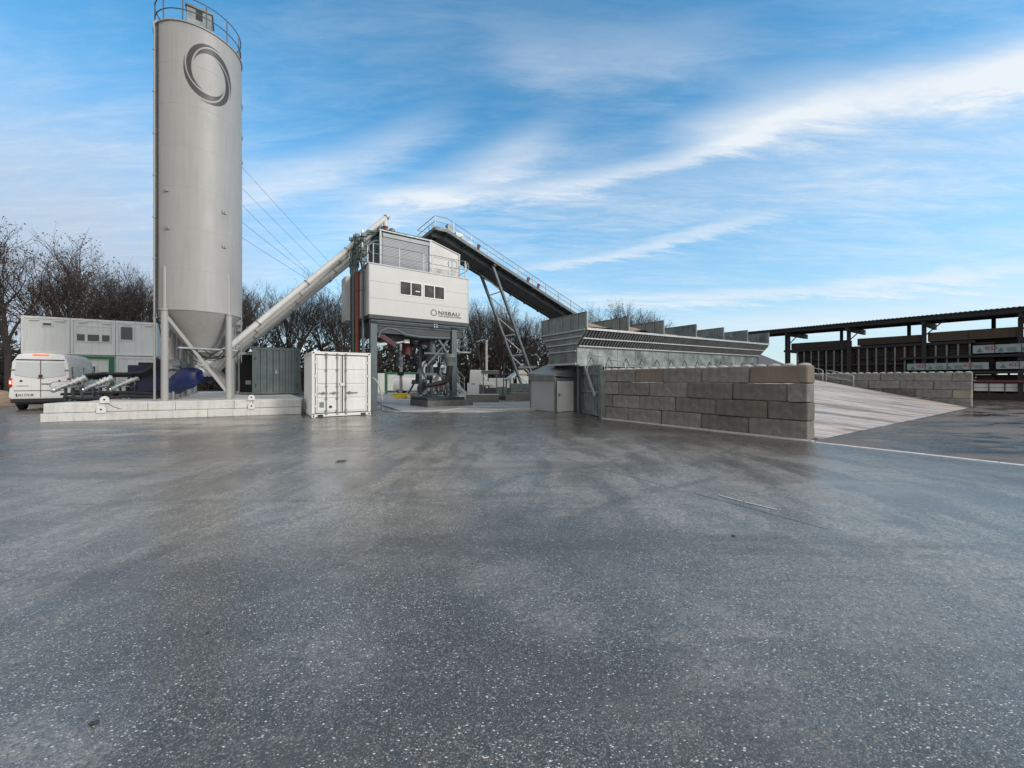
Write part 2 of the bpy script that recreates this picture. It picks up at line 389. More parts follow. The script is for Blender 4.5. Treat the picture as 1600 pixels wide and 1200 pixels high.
        c = mx(mt('MULTIPLY', mr(noi(mapn(-35, .5, 1), 3.2, 5, .7), .60, .72), .5), c, tuple(x*.35 for x in base))
        c = mx(mt('MULTIPLY', far_reflect_dark, .62), c, tuple(x*.30 for x in base))
        for rt, off, wd_, am in ((-38, 3.4, .12, .5), (-38, 5.0, .12, .45), (12, 4.4, .13, .35), (62, -1.2, .11, .35), (62, .5, .11, .35)):
            sp_ = NN.new('ShaderNodeSeparateXYZ'); LL.new(mapn(rt, 1, 1), sp_.inputs[0])
            dl = mt('ABSOLUTE', mt('ADD', mt('SUBTRACT', sp_.outputs[1], off), mt('MULTIPLY', mt('SUBTRACT', noi(P, .16, 2, .5), .5), 5.0)))
            c = mx(mt('MULTIPLY', mt('MULTIPLY', mr(dl, wd_*1.2, wd_*.5), mr(noi(P, 3.5, 4, .6), .35, .6)), am), c, tuple(x*.35 for x in base))
        c = mx(mt('MULTIPLY', sel2, .7), c, mx(sc2.outputs[2], (.16,.16,.155), (.50,.50,.49)))
        c = mx(mt('MULTIPLY', sel, .9), c, mx(mt('POWER', sc.outputs[2], 1.4), tuple(x*.25 for x in stone), stone))
        rough = mr(wet, .42, .60, .09, .32)
        hgt = mt('ADD', mt('ADD', mt('MULTIPLY', mt('SUBTRACT', 1.0, vo4.outputs['Distance']), 2.2), mt('MULTIPLY', mt('SUBTRACT', 1.0, vo2.outputs['Distance']), 1.3)), mt('ADD', mt('MULTIPLY', fine, .6), mt('MULTIPLY', sel, .6)))
        bs_, bd = .55, .0032; b.inputs['IOR'].default_value = 2.0
        b.inputs['Specular Tint'].default_value = (1, .92, .82, 1); b.inputs['Coat Tint'].default_value = (1, .96, .90, 1)
        LL.new(mr(wet, .42, .62, .55, .25), b.inputs['Coat Weight']); LL.new(mr(wet, .42, .6, .16, .34), b.inputs['Coat Roughness']); b.inputs['Coat IOR'].default_value = 1.6
    elif kind == 'dirty':
        m1 = noi(mapn(40, .6, 1.2), .55, 8, .68, .9)
        c = mx(mr(m1, .42, .60), base, stone)
        c = mx(mt('MULTIPLY', mr(fine, .4, .6), .6), c, tuple(x*.4 for x in base))
        c = mx(mt('MULTIPLY', mr(noi(P, .4, 6, .65), .50, .60), .7), c, mx(mr(fine, .4, .6), (.07,.045,.03), (.24,.165,.11)))
        rough = mr(m1, .42, .54, .04, .62); b.inputs['IOR'].default_value = 1.7; b.inputs['Specular Tint'].default_value = (1, .88, .75, 1); hgt = mt('ADD', fine, mt('MULTIPLY', m1, 5)); bs_, bd = .5, .006
    elif name == 'ramp_concrete':
        lines = noi(mapn(55, .22, 7.5), 1.0, 6, .7, .2)
        c = mx(mr(lines, .36, .60), base, stone)
        c = mx(mt('MULTIPLY', mr(strk, .46, .62), .8), c, tuple(x*.5 for x in base))
        c = mx(mt('MULTIPLY', mr(mid, .50, .66), .5), c, (.36,.27,.21))
        c = mx(mt('MULTIPLY', mr(noi(P, 6, 6, .7), .56, .68), .4), c, tuple(x*.4 for x in base))
        rough = mr(wet, .42, .6, .30, .7); hgt = mt('ADD', fine, mt('MULTIPLY', lines, 4)); bs_, bd = .5, .008
    else:
        c = mx(mr(strk, .35, .62), base, stone)
        c = mx(mt('MULTIPLY', mr(mid, .55, .7), .35), c, tuple(x*.55 for x in base))
        rough = mr(wet, .42, .6, .25, .65); hgt = mt('ADD', fine, mt('MULTIPLY', strk, 3)); bs_, bd = .35, .006
    und = noi(P, 2.2, 3, .5)
    b1 = NN.new('ShaderNodeBump'); b1.inputs['Strength'].default_value = .10; b1.inputs['Distance'].default_value = .010; LL.new(und, b1.inputs['Height'])
    bp = NN.new('ShaderNodeBump'); bp.inputs['Strength'].default_value = bs_; bp.inputs['Distance'].default_value = bd
    LL.new(hgt, bp.inputs['Height']); LL.new(b1.outputs[0], bp.inputs['Normal']); LL.new(bp.outputs[0], b.inputs['Normal'])
    LL.new(c, b.inputs['Base Color']); LL.new(rough, b.inputs['Roughness'])
    MATS[name] = m
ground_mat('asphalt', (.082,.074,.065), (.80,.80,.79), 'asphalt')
ground_mat('asphalt_dirty', (.012,.010,.009), (.21,.175,.145), 'dirty')
ground_mat('apron_concrete', (.20,.195,.185), (.40,.39,.37), 'concrete')
ground_mat('ramp_concrete', (.29,.245,.215), (.64,.565,.51), 'concrete')
ground_mat('forest_soil', (.035,.028,.020), (.07,.05,.03), 'concrete')
# ---------------------------------------------------------------- ground sheets
def sheet(name, pts, z, mat, label=None, thick=0):
    b = MB()
    if thick: b.prism([(p[0], p[1]) for p in pts], lambda a, c, t: (a, c, t), z - thick, z)
    else: b.add([(p[0], p[1], z) for p in pts], [tuple(range(len(pts)))])
    o = b.build(name, mat); return struct(o, 'structure', label)
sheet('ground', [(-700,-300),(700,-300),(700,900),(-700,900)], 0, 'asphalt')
sheet('forest_floor', [(-400,50),(-60,49),(20,53),(75,62),(160,66),(400,60),(400,600),(-400,600)], .02, 'forest_soil')
sheet('loading_yard', [uv(12.42,3.85), uv(12.42,-12), uv(70,-12), uv(70,3.0), uv(35,2.9), uv(13.2,3.85)], .004, 'asphalt_dirty')
kb = MB()
for i in range(14):
    v0 = 3.7 - i*1.0
    kb.box(12.27, v0-.99, -.05, 12.39, v0, .012)
b_ = kb.build('drain_kerb', 'kerb_white', rot=ANG, bevel=.004); struct(b_)
b_ = MB().box(12.25, 3.75, -.05, 12.47, 11.0, .035).build('wall_footing', 'mortar', rot=ANG, bevel=.01); struct(b_)
# seam and paint on the asphalt
def strip(name, p, q, w, z, mat):
    p = Vector(p[:2]); q = Vector(q[:2]); d = (q-p).normalized(); n_ = Vector((-d.y, d.x))*w/2
    k = 12; rnd = random.Random(5); a = []; c = []
    for i in range(k+1):
        m_ = p.lerp(q, i/k); e = 1 + rnd.uniform(-.25, .25)
        a.append(m_ + n_*e); c.append(m_ - n_*(1 + rnd.uniform(-.25, .25)))
    return sheet(name, [(x.x, x.y) for x in a] + [(x.x, x.y) for x in reversed(c)], z, mat)
M('seam', (.040,.040,.040), .3, var=.2)
M('worn_paint', (.50,.51,.52), .5, var=.35, scale=9)
strip('asphalt_seam', g(880,716), g(1060,765), .010, .004, 'seam'); strip('asphalt_seam', g(1085,771), g(1292,827), .012, .004, 'seam')
strip('painted_line', g(1122,774), g(1160,784), .028, .008, 'worn_paint'); strip('painted_line', g(1164,785), g(1214,797), .032, .008, 'worn_paint')
# concrete apron beneath the mixing tower
ap = [g(595,632,.05), g(632,643,.05), g(745,643,.05), g(838,640,.05), g(850,618,.05), g(800,612,.05), g(640,612,.05), g(580,618,.05)]
sheet('concrete_apron', ap, .05, 'apron_concrete', thick=.1)
# ---------------------------------------------------------------- plant slab (two concrete layers)
SA = 24.0; sU = (math.cos(R(SA)), math.sin(R(SA)))
P0 = (-14.55, 16.16)
def sl_pt(t, k=0.0): return (P0[0] + sU[0]*t - sU[1]*k, P0[1] + sU[1]*t + sU[0]*k)
slab = thing('foundation_slab', 'long pale concrete foundation in two layers under the silos', 'foundation', (*P0, 0), SA)
def lay(x0, x1, z0, z1, inset, joints, nm, y1):
    xs = [x0] + joints + [x1]
    for a, c in zip(xs, xs[1:]):
        b = MB(); b.box(a+.006, inset, z0, c-.006, inset+1.4, z1)
        b.build(nm, 'slab_concrete', slab, bevel=.02)
lay(-3.77, 5.0, 0, .335, 0, [1.4], 'lower_slab', 10)
lay(-3.70, 5.0, .35, .72, .03, [-.62, .28, 2.35, 3.05], 'upper_slab', 10)
# slab body behind, skewed along the silo row
kx, ky = math.cos(R(ANG+90-SA)), math.sin(R(ANG+90-SA))
def q(x, k): return (x + kx*k, .9 + ky*k)
b = MB(); b.prism([q(-3.0,0), (4.98,.9), q(5.0, 15), q(-3.3, 15)], lambda a, c, t: (a, c, t), .0, .705)
b.build('slab_deck', 'slab_concrete', slab)
for (x, z, sc_) in ((-1.92, .72, 1), (-2.02, .33, 1), (3.02, .72, .9), (3.02, .33, .9)):
    b = MB(); pl = [(-.14,0), (.14,0), (.14,.14)] + [(.14*math.cos(R(a)), .14+.14*math.sin(R(a))) for a in range(15, 180, 15)] + [(-.14,.14)]
    yy = -.03
    b.prism(pl, lambda a, c, t: (x + a*sc_, t, z + .0 + c*sc_ - .02), yy - .02, yy + .03)
    e = b.build('lifting_eye', 'container_white', slab, bevel=.006)
    MB().cyl((x, yy-.024, z+.12), (x, yy-.019, z+.12), .035, n=10).build('eye_hole', 'black', e)
# ---------------------------------------------------------------- silos
SR = 1.567; SZ0, SZ1 = 4.62, 16.97
L1 = Vector((-14.8, 16.36, 0))                        # front-left leg
C1 = L1 + Vector((*uv(1.1, 1.1)[:2], 0))
def ring(b, r, z, rt, n=40, a0=0, a1=360):
    full = (a1 - a0) >= 360
    pts = [(r*math.cos(R(a0+(a1-a0)*i/n)), r*math.sin(R(a0+(a1-a0)*i/n)), z) for i in range(n if full else n+1)]
    b.tube(pts, rt, 5, closed=full)
silo = thing('cement_silo', 'tall pale grey cement silo with dark ring emblem, nearest the camera', 'silo', C1, ANG, 'cement silos in a row')
b = MB(); n = 64
rings = [(SR, SZ0), (SR, SZ0+.02)]
for k in range(1, 7): 
    z = SZ0 + k*(SZ1-SZ0)/7; rings += [(SR, z-.012), (SR+.0035, z-.006), (SR+.0035, z+.006), (SR, z+.012)]
rings += [(SR, SZ1-.06), (SR+.05, SZ1-.05), (SR+.05, SZ1), (SR*.5, SZ1+.35), (.02, SZ1+.5)]
vs = [(r*math.cos(2*math.pi*i/n), r*math.sin(2*math.pi*i/n), z) for r, z in rings for i in range(n)]
fs = [(j*n+i, j*n+(i+1)%n, (j+1)*n+(i+1)%n, (j+1)*n+i) for j in range(len(rings)-1) for i in range(n)]
b.add(vs, fs, True)
sh = b.build('shell', 'silo_paint', silo)
sh.data.polygons.foreach_set('use_smooth', [True]*len(sh.data.polygons))
em = sh.modifiers.new('es', 'EDGE_SPLIT'); em.split_angle = R(25)
M('cone_paint', (.30,.295,.28), .5, var=.08, scale=1.2, streak=.2)
b = MB(); b.cyl((0,0,SZ0), (0,0,2.95), SR-.02, .34, n=48, cap=False); b.cyl((0,0,2.95), (0,0,2.90), .42, n=24)
b.build('cone', 'silo_paint', silo)
b = MB(); b.cyl((0,0,2.90), (0,0,2.55), .30, .17, n=20); b.cyl((0,0,2.62), (0,0,2.55), .26, n=20); b.cyl((0,0,2.55), (0,0,2.3), .16, n=16)
b.box(-.25,-.08,2.68,.35,.08,2.8)
b.build('outlet', 'silo_paint', silo)
for sx, sy in ((-1,-1),(1,-1),(1,1),(-1,1)):
    x, y = 1.1*sx, 1.1*sy
    b = MB(); b.cyl((x,y,.74), (x,y,SZ0+.02), .125, n=20); b.cyl((x*.985,y*.985,SZ0+.02), (x*.985,y*.985,6.45), .085, n=20); b.cyl((x,y,SZ0-.03),(x,y,SZ0+.03),.17,n=20)
    b.box(x-.2,y-.2,.72,x+.2,y+.2,.745)
    b.prism([(.13,SZ0+.05),(.30,SZ0+.05),(.13,SZ0+.95)], lambda a, c, t: (x - sx*a, y+t, c), -.01, .01)
    b.build('leg', 'silo_paint', silo)
for (p, q_) in (((-1.1,-1.1,4.45),(1.1,-1.1,.95)), ((-1.1,1.1,4.45),(1.1,1.1,.95)), ((-1.1,1.1,4.45),(-1.1,-1.1,2.4)), ((1.1,-1.1,4.3),(1.1,1.1,1.0))):
    b = MB(); b.bar(p, q_, .09, .10); b.bar(Vector(p)+Vector((0,.0,.075)), Vector(q_)+Vector((0,0,.075)), .03, .06)
    b.build('brace', 'silo_paint', silo)
rb = MB()
for z in (SZ1+.5, SZ1+1.05): ring(rb, SR-.02, z, .022, 48)
rl = rb.build('top_railing', 'steel_blue', silo)
for a in range(12, 372, 30):
    x, y = (SR-.02)*math.cos(R(a)), (SR-.02)*math.sin(R(a))
    MB().bar((x,y,SZ1), (x,y,SZ1+1.07), .05, .02).build('railing_post', 'steel_blue', rl)
# dust filter on the roof
b = MB(); b.box(-.45,-.45,SZ1+.1,.45,.45,SZ1+1.5); f = b.build('dust_filter', 'galv', silo, bevel=.02)
b = MB(); b.box(-.5,-.5,SZ1+1.5,.5,.5,SZ1+1.62); b.build('filter_lid', 'galv_old', f, bevel=.02)
MB().box(-.12,-.47,SZ1+1.05,.12,-.45,SZ1+1.5).build('filter_hatch', 'black', f)
# filling pipe and cable up the left side
vdir = Vector((-C1.x, -C1.y, 0)).normalized(); vl = Matrix.Rotation(-R(ANG), 3, 'Z') @ vdir     # towards the camera, silo axes
lat = Vector((vl.y, -vl.x, 0)) * -1
left_ = lat if (Matrix.Rotation(R(ANG), 3, 'Z') @ lat).x < 0 else -lat
def rim(deg, r=SR):     # deg from the view direction towards the left silhouette
    return vl*math.cos(R(deg))*r + left_*math.sin(R(deg))*r
p = rim(70, SR+.05); b = MB(); b.tube([(p.x*.95,p.y*.95,SZ1+.15), (p.x*1.02,p.y*1.02,SZ1), (p.x,p.y,SZ1-.3), (p.x,p.y,.76)], .045, 8)
for k in range(7): b.cyl((p.x,p.y,5+k*1.8), (p.x,p.y,5.06+k*1.8), .065, n=10)
b.build('filling_pipe', 'silo_paint', silo)
p = rim(63, SR+.02); b = MB(); b.tube([(p.x,p.y,SZ1), (p.x,p.y,9), (p.x*1.01,p.y*1.01,4.5), (p.x*.9,p.y*.9,3.2)], .022, 6); b.build('cable', 'black', silo)
# ladder on the far side
la = MB(); c_ = rim(-118, SR+.14); tn = Vector((-c_.y, c_.x, 0)).normalized()*.22
for s_ in (-1, 1): la.bar(c_+tn*s_+Vector((0,0,2.6)), c_+tn*s_+Vector((0,0,SZ1+1.1)), .04)
for k in range(48): la.bar(c_-tn+Vector((0,0,2.8+k*.31)), c_+tn+Vector((0,0,2.8+k*.31)), .022)
la.build('ladder', 'galv', silo)
for dg_, z in ((45, 9.7), (43, 8.1), (-32, 9.2), (-32, 7.65)):
    p = rim(dg_, SR+.03); o_ = p.normalized(); t_ = Vector((-o_.y, o_.x, 0))
    b = MB(); b.bar(p-t_*.09+Vector((0,0,z)), p+t_*.09+Vector((0,0,z)), .05, .12); b.cyl(p+Vector((0,0,z+.01)), p+o_*.06+Vector((0,0,z+.01)), .03, n=8)
    b.build('lug', 'silo_paint', silo)
silos = [silo]
for k, lb in ((1, 'second cement silo of the row, showing only a right edge and legs'),
              (2, 'third cement silo of the row, only legs and a sliver of edge'),
              (3, 'rearmost cement silo of the row, farthest from the camera')):
    c = copy_tree(silo, None, lb); dv = uv(0, 3.4*k); c.location = C1 + Vector(dv); silos.append(c)
# ring emblem: four tapering arms, wrapped on the front silo
def emblem_arm(k, n=26, th=.20, r_in=.66, r_out=1.04, sweep=188):
    a0 = R(250) - R(90)*k; ptsA, ptsB = [], []
    for i in range(n+1):
        s_ = i/n; a = a0 - R(sweep)*s_; r = r_in + (r_out-r_in)*s_; t_ = th*math.sin(math.pi*s_)**1.6*.5
        r -= .0
        ptsA.append(((r+t_)*math.cos(a), (r+t_)*math.sin(a))); ptsB.append(((r-t_)*math.cos(a), (r-t_)*math.sin(a)))
    return ptsA, ptsB
lc = rim(-12, 1.0); ang0 = math.atan2(lc.y, lc.x)
sgn = 1.0
b = MB()
for k in range(4):
    A, B = emblem_arm(k); vs = []
    for (x, z) in A + B:
        a = ang0 + x*.88/SR; rr = SR+.012
        vs.append((rr*math.cos(a), rr*math.sin(a), 15.05 + z*1.27))
    m_ = len(A); b.add(vs, [(i, i+1, m_+i+1, m_+i) for i in range(m_-1)])
b.build('ring_emblem', 'logo_dark', silo)
# ---------------------------------------------------------------- screw conveyors from the silos to the tower
def auger(i, p, q_, r, lab):
    p = Vector(p); q_ = Vector(q_)
    t = thing('screw_conveyor', lab, 'screw conveyor', p, 0, 'screw conveyors from silos to tower'); d = q_ - p; ln = d.length; dn = d.normalized()
    b = MB(); b.cyl((0,0,0), d, r, n=20); b.cyl(-dn*.35, (0,0,0), r*1.25, n=20); b.build('tube', 'white_paint', t)
    for s_ in (.0, .25, .5, .73, .985):
        f = MB(); c = d*s_; f.cyl(c, c+dn*.05, r*1.22, n=20)
        for k in range(2): f.bar(c + Vector((0,0,-r-.02)) + dn*(.08*k), c + Vector((0,0,-r-.1)) + dn*(.08*k), .04)
        f.build('flange', 'galv', t)
    b = MB(); b.cyl(Vector((0,0,.1)), Vector((0,0,.45)), .2, .26, n=16); b.ball((-.1,0,.05), .22); b.build('inlet', 'white_paint', t)
    b = MB(); e = d - dn*.25; b.cyl(e, e - Vector((0,0,.5)), r*.9, n=16); b.build('discharge_spout', 'white_paint', t)
    b = MB(); b.cyl(e - Vector((0,0,.5)), e - Vector((0,0,1.15)), r*.85, n=16); b.cyl(e - Vector((0,0,.5)), e - Vector((0,0,.55)), r*1.15, n=16); b.cyl(e - Vector((0,0,1.1)), e - Vector((0,0,1.2)), r*1.2, n=16)
    b.build('discharge_sleeve', 'red_pipe', t)
    b = MB(); b.cyl(-dn*.35, -dn*1.1, r*.9, n=14); b.box(-.2,-.2,-.3,.2,.2,.1, Matrix.Translation(-dn*.55)); b.build('drive_motor', 'blue_box', t)
    return t
S = [Vector((*uv(0, 3.4*k)[:2], 0)) + C1 for k in range(4)]
ends = [(-7.35,22.8,11.35), (-7.85,23.2,10.9), (-8.15,23.7,10.6), (-8.6,24.2,10.3)]
labs = ['uppermost and nearest white screw conveyor tube rising from the front silo to the tower roof',
        'second white screw conveyor tube, just under the uppermost one', 'third white screw conveyor tube counted from the top of the bundle', 'lowest white screw conveyor tube of the bundle rising to the tower']
for k in range(4):
    p = S[k] + Vector((.1, .02, 2.15)); auger(k, p, ends[k], .142, labs[k])
# blue tarp over the front drive
tp = S[0] + Vector((-.1, -.25, 0))
b = MB(); rnd = random.Random(3); nn = 18; secs = []
axis = [(-1.22, 1.30, .10), (-1.05, 1.33, .24), (-.75, 1.52, .40), (-.35, 1.75, .46), (.0, 1.80, .40), (.28, 1.85, .26)]
for j, (ax, zz, rr) in enumerate(axis):
    for i in range(nn):
        a = 2*math.pi*i/nn; k_ = rr*(1+rnd.uniform(-.09,.09)+.09*math.sin(5*a+j))
        drop = 1.25 if math.sin(a) < -.2 else .95
        b.v.append((ax*.95 + rnd.uniform(-.03,.03), ax*.1 + math.cos(a)*k_*.8, zz + math.sin(a)*k_*drop))
for j in range(len(axis)-1):
    for i in range(nn): b.f.append((j*nn+i, j*nn+(i+1)%nn, (j+1)*nn+(i+1)%nn, (j+1)*nn+i)); b.s.append(True)
b.f.append(tuple(range(nn))); b.s.append(False); b.f.append(tuple(range((len(axis)-1)*nn, len(axis)*nn))); b.s.append(False)
o = b.build('tarpaulin', 'blue_tarp', loc=tp); tag(o, 'crumpled blue tarpaulin wrapped over the drive under the front silo', 'tarpaulin')
# pipes and cabinet among the legs
for k, (u_, v_) in enumerate(((-.75, 1.2), (-.75, 3.6), (-.8, 6.2))):
    c = L1 + Vector((*uv(u_+.9, v_)[:2], 0))
    t = thing('air_cabinet', ['small grey dust valve box on a bracket behind the front leg', 'middle of three valve boxes between the silo legs', 'rear valve box between the silo legs'][k], 'valve box', c, ANG, 'valve boxes by the silo legs')
    MB().box(-.3,-.12,2.25,.25,.12,2.55).build('housing', 'galv', t, bevel=.02)
    b = MB(); b.tube([(0,-.15,1.55+.2*math.cos(R(a))) if 0 else (.22*math.sin(R(a)), -.15, 1.85+.25*math.cos(R(a))) for a in range(0, 360, 30)], .04, 6, closed=True); b.build('hose_loop', 'dark_rubber', t)
    MB().bar((0,0,.72),(0,0,2.3),.07).build('bracket', 'galv', t)
b = MB(); b.box(-.9,-.2,2.98,1.3,.12,3.05); b.build('cable_tray', 'galv', loc=L1+Vector((.9,.9,0)), rot=ANG+20)
tag(D.objects['cable_tray'], 'galvanised cable tray running between the silo legs under the cone', 'cable tray')
b = MB(); rnd = random.Random(9)
for k in range(6):
    x0 = rnd.uniform(-.8,.2); pts = [(x0+ .35*i + rnd.uniform(-.1,.1), rnd.uniform(-.1,.1), 3.0 - .55*math.sin(math.pi*i/4)*rnd.uniform(.5,1.2)) for i in range(5)]
    b.tube(pts, .02, 5)
b.build('cable_bundle', 'dark_rubber', loc=L1+Vector((1.0,.9,0)), rot=ANG+20); tag(D.objects['cable_bundle'], 'loose black cables drooping from the tray between the silo legs', 'cables')
# dark control cabinet with white frame, right of the front silo
cp = at(386, 24.2)
t = thing('control_cabinet', 'dark cabinet in a pale frame between the silo and the grey-green box', 'cabinet', (cp[0], cp[1], .72), 10)
b = MB(); b.box(-.42,0,.12,.42,.5,2.45); b.build('housing', 'black', t, bevel=.01)
b = MB(); b.box(-.5,-.05,0,-.4,.55,2.6); b.box(.4,-.05,0,.5,.55,2.6); b.box(-.399,-.05,2.46,.399,.55,2.6); b.box(-.399,-.05,0,.399,.55,.11); b.build('frame', 'white_paint', t, bevel=.01)
MB().box(-.08,-.012,.6,.22,.0,.85).build('notice', 'plate_white', t)
# blue tank box left of the silo
cp = at(226, 19.0)
t = thing('blue_tank', 'dark navy storage tank box with stepped top left of the front silo leg', 'tank', (cp[0], cp[1], .72), 33)
MB().box(-.55,-.3,.3,.75,1.0,1.62).build('body', 'blue_box', t, bevel=.03)
MB().box(-.2,-.2,1.62,.8,1.0,1.76).build('cover', 'black', t, bevel=.02)
MB().box(-.5,-.2,0,.7,.9,.3).build('base', 'black', t)
# filling couplings: three silver pipe heads on dark stands
fx = [(100, 168, 17.2), (143, 0, 17.8), (184, 0, 18.4)]
M('coupling', (.62,.62,.60), .28, .75, var=.2, scale=6)
for k, (px, _, dd) in enumerate(fx):
    cp = at(px+14, dd)
    t = thing('filling_coupling', ['silver silo filling pipe with clamp, leftmost of the three in front of the van', 'middle silver silo filling pipe on a dark stand', 'silver silo filling pipe nearest the blue tank'][k], 'filling pipe', (cp[0], cp[1], .72), 36, 'filling pipes on the slab edge')
    p, q_ = Vector((-.50,0,.50)), Vector((.42,0,1.02)); d = (q_-p).normalized()
    b = MB(); b.cyl(p, q_, .085, n=14); b.cyl(p+d*.5, q_, .12, n=14)
    for s_ in (.0, .2, .48, .62, .8, .98): b.cyl(p+d*s_, p+d*(s_+.045), .165 if s_ > .4 else .12, n=14)
    b.ball(p-d*.08, .12); b.build('pipe_head', 'coupling', t)
    b = MB(); b.tube([p, p+Vector((-.18,-.05,.12)), p+Vector((-.1,-.1,.3)), p+d*.5+Vector((0,-.12,.1)), p+d*.8], .016, 5)
    b.tube([q_-d*.2, q_+Vector((-.1,-.15,-.3)), p+d*.7+Vector((.1,-.15,-.35)), p+d*.4], .018, 5); b.bar(p+d*.35+Vector((0,-.1,-.1)), p+d*.6+Vector((.1,-.2,-.2)), .05)
    b.build('clamp_handle', 'galv', t)
    b = MB()
    for x in (-.22, .0, .28): b.bar((x,-.1,0),(x,-.1,.62+x*.3),.05); b.bar((x,.12,0),(x,.12,.62+x*.3),.05)
    b.box(-.3,-.14,.56,.34,.16,.6); b.build('stand', 'steel_dark', t)
b = MB(); pts = [Vector(at(112, 17.8, 598)), Vector(at(135, 18.0, 586)), Vector(at(160, 18.2, 583.5)), Vector(at(195, 18.4, 584)), Vector(at(225, 18.2, 582)), Vector(at(240, 18.0, 572)), Vector(at(246, 17.9, 560))]
for k in range(3):
    o_ = Vector((0, .12*k, -.05*k)); b.tube([x + o_ for x in pts], .07, 8)
o = b.build('supply_hose', 'dark_rubber'); tag(o, 'thick black hoses running from the filling pipes to the front silo leg', 'hose')
b = MB()
b.tube([at(100,17.0,620), at(125,17.2,623.5), at(165,17.3,622), at(205,17.5,619), at(246,17.6,621)], .07, 8); b.tube([at(96,17.4,616), at(140,17.6,615), at(190,17.8,613), at(240,17.9,615)], .06, 8)
o = b.build('ground_pipe', 'dark_rubber'); tag(o, 'black pipes lying on the slab beneath the filling pipes', 'pipe')
b = MB(); b.tube([at(158,16.0,626), at(168,15.3,630), at(178,15.15,636), at(190,15.3,639.5)], .012, 5); o = b.build('loose_cable', 'black'); tag(o, 'thin black cable hanging over the slab edge by the lifting eyes', 'cable')
# ---------------------------------------------------------------- mixing tower
tw = thing('mixing_tower', 'raised white mixing tower cabin with lettering on steel columns', 'mixing tower', (-7.65, 20.5, 0), ANG)
BZ0, BZ1, BW, BD = 5.13, 7.85, 6.05, 4.3
b = MB(); b.box(.03, .03, BZ0+.02, BW-.03, BD-.03, BZ1-.02); cab = b.build('cabin', 'panel_grey', tw)
zs = [BZ0, 6.03, 6.94, BZ1]
def holes(x0, x1, z0, z1, cuts):      # split a panel rectangle round window cuts
    xs = sorted({x0, x1, *[c for k in cuts for c in (k[0], k[1]) if x0 < c < x1]}); zz = sorted({z0, z1, *[c for k in cuts for c in (k[2], k[3]) if z0 < c < z1]})
    for a, c in zip(xs, xs[1:]):
        for d, e in zip(zz, zz[1:]):
            mx_, mz = (a+c)/2, (d+e)/2
            if not any(k[0] < mx_ < k[1] and k[2] < mz < k[3] for k in cuts): yield a, c, d, e
wins = [(1.66, 3.0, 6.37, 7.18), (3.08, 4.42, 6.37, 7.18)]
for z0, z1 in zip(zs, zs[1:]):
    b = MB()
    for a, c, d, e in holes(0.05, BW-.07, z0+.006, z1-.006, wins): b.box(a, -.0, d, c, .03, e)
    b.box(0, 0.05, z0+.006, .03, BD, z1-.006); b.box(BW-.03, .05, z0+.006, BW, BD, z1-.006); b.box(.03, BD-.03, z0+.006, BW-.03, BD, z1-.006)
    b.build('wall_panel', 'panel_white', cab)
b = MB()
for x in (0, BW-.065): b.box(x-.005, -.012, BZ0, x+.055, .045, BZ1)
b.box(-.03, -.03, BZ1, BW+.03, .10, BZ1+.06); b.box(-.03, .1, BZ1, .06, BD+.03, BZ1+.06); b.box(BW-.06, .1, BZ1, BW+.03, BD+.03, BZ1+.06)
b.build('corner_trim', 'galv', cab)
b = MB(); b.box(.06, .10, BZ1-.02, BW-.06, BD, BZ1+.02); b.build('terrace_floor', 'steel_dark', tw)
for x0, x1, z0, z1 in wins:
    b = MB(); fw = .055
    b.box(x0, -.02, z0, x1, .02, z0+fw); b.box(x0, -.02, z1-fw, x1, .02, z1); b.box(x0, -.02, z0+fw, x0+fw, .02, z1-fw); b.box(x1-fw, -.02, z0+fw, x1, .02, z1-fw)
    xm = (x0+x1)/2; b.box(xm-fw/2, -.022, z0+fw, xm+fw/2, .02, z1-fw)
    wf = b.build('window', 'container_white', tw)
    for a, c in ((x0+fw, xm-fw/2), (xm+fw/2, x1-fw)):
        MB().box(a, .004, z0+fw, c, .010, z1-fw).build('pane', 'glass_grey', wf)
MB().box(2.60, .0, 6.66, 2.86, .0035, 6.72).build('light_strip', 'container_white', tw)
# writing on the cabin
text_mesh('NISBAU', .30, 'lettering', 'logo_dark', tw, (3.98, -.012, 5.50), sx=1.30, bold=.0055, space=1.10)
text_mesh('ANLAGENTECHNIK', .118, 'small_lettering', 'logo_dark', tw, (4.0, -.012, 5.375), sx=1.46)
b = MB()
for k in range(4):
    A, B = emblem_arm(k, 14, .20); m_ = len(A)
    b.add([(3.71 + x*.20, -.006, 5.57 + z*.20) for x, z in A + B], [(i, i+1, m_+i+1, m_+i) for i in range(m_-1)])
b.build('ring_emblem', 'logo_dark', tw)
# upper storey
b = MB(); b.box(1.0, 1.24, BZ1+.03, 4.0, BD, 10.15); us = b.build('upper_storey', 'panel_grey', tw)
b = MB(); z = BZ1+.05
while z < 9.85: b.box(1.1, 1.205, z, 3.93, 1.235, z+.065); z += .085
b.box(1.1, 1.16, 9.87, 3.93, 1.235, 10.08)
b.build('roller_shutter', 'panel_grey', us)
b = MB()
for x in (.95, 3.97): b.box(x-.05, 1.12, BZ1+.02, x+.04, 1.24, 10.16)
b.box(.88, 1.10, 10.16, 4.05, BD, 10.24)
z = BZ1+.1
b.build('shutter_frame', 'galv', us)
b = MB(); b.box(1.02,1.08,10.241,4.0,1.12,10.27); b.build('roof_edge', 'black', us)
b = MB()
for k in range(9):
    y = 1.5+k*.32; b.box(.955, y, BZ1+.05, .995, y+.16, 10.1)
b.build('ribbed_side', 'galv_old', us)
b = MB(); pl = [(4.06, BZ1+.03), (6.0, BZ1+.03), (6.0, 9.68), (4.06, 10.22)]
b.prism(pl, lambda a, c, t: (a, t, c), 1.2, BD); ss = b.build('sloped_storey', 'panel_white', tw)
b = MB()
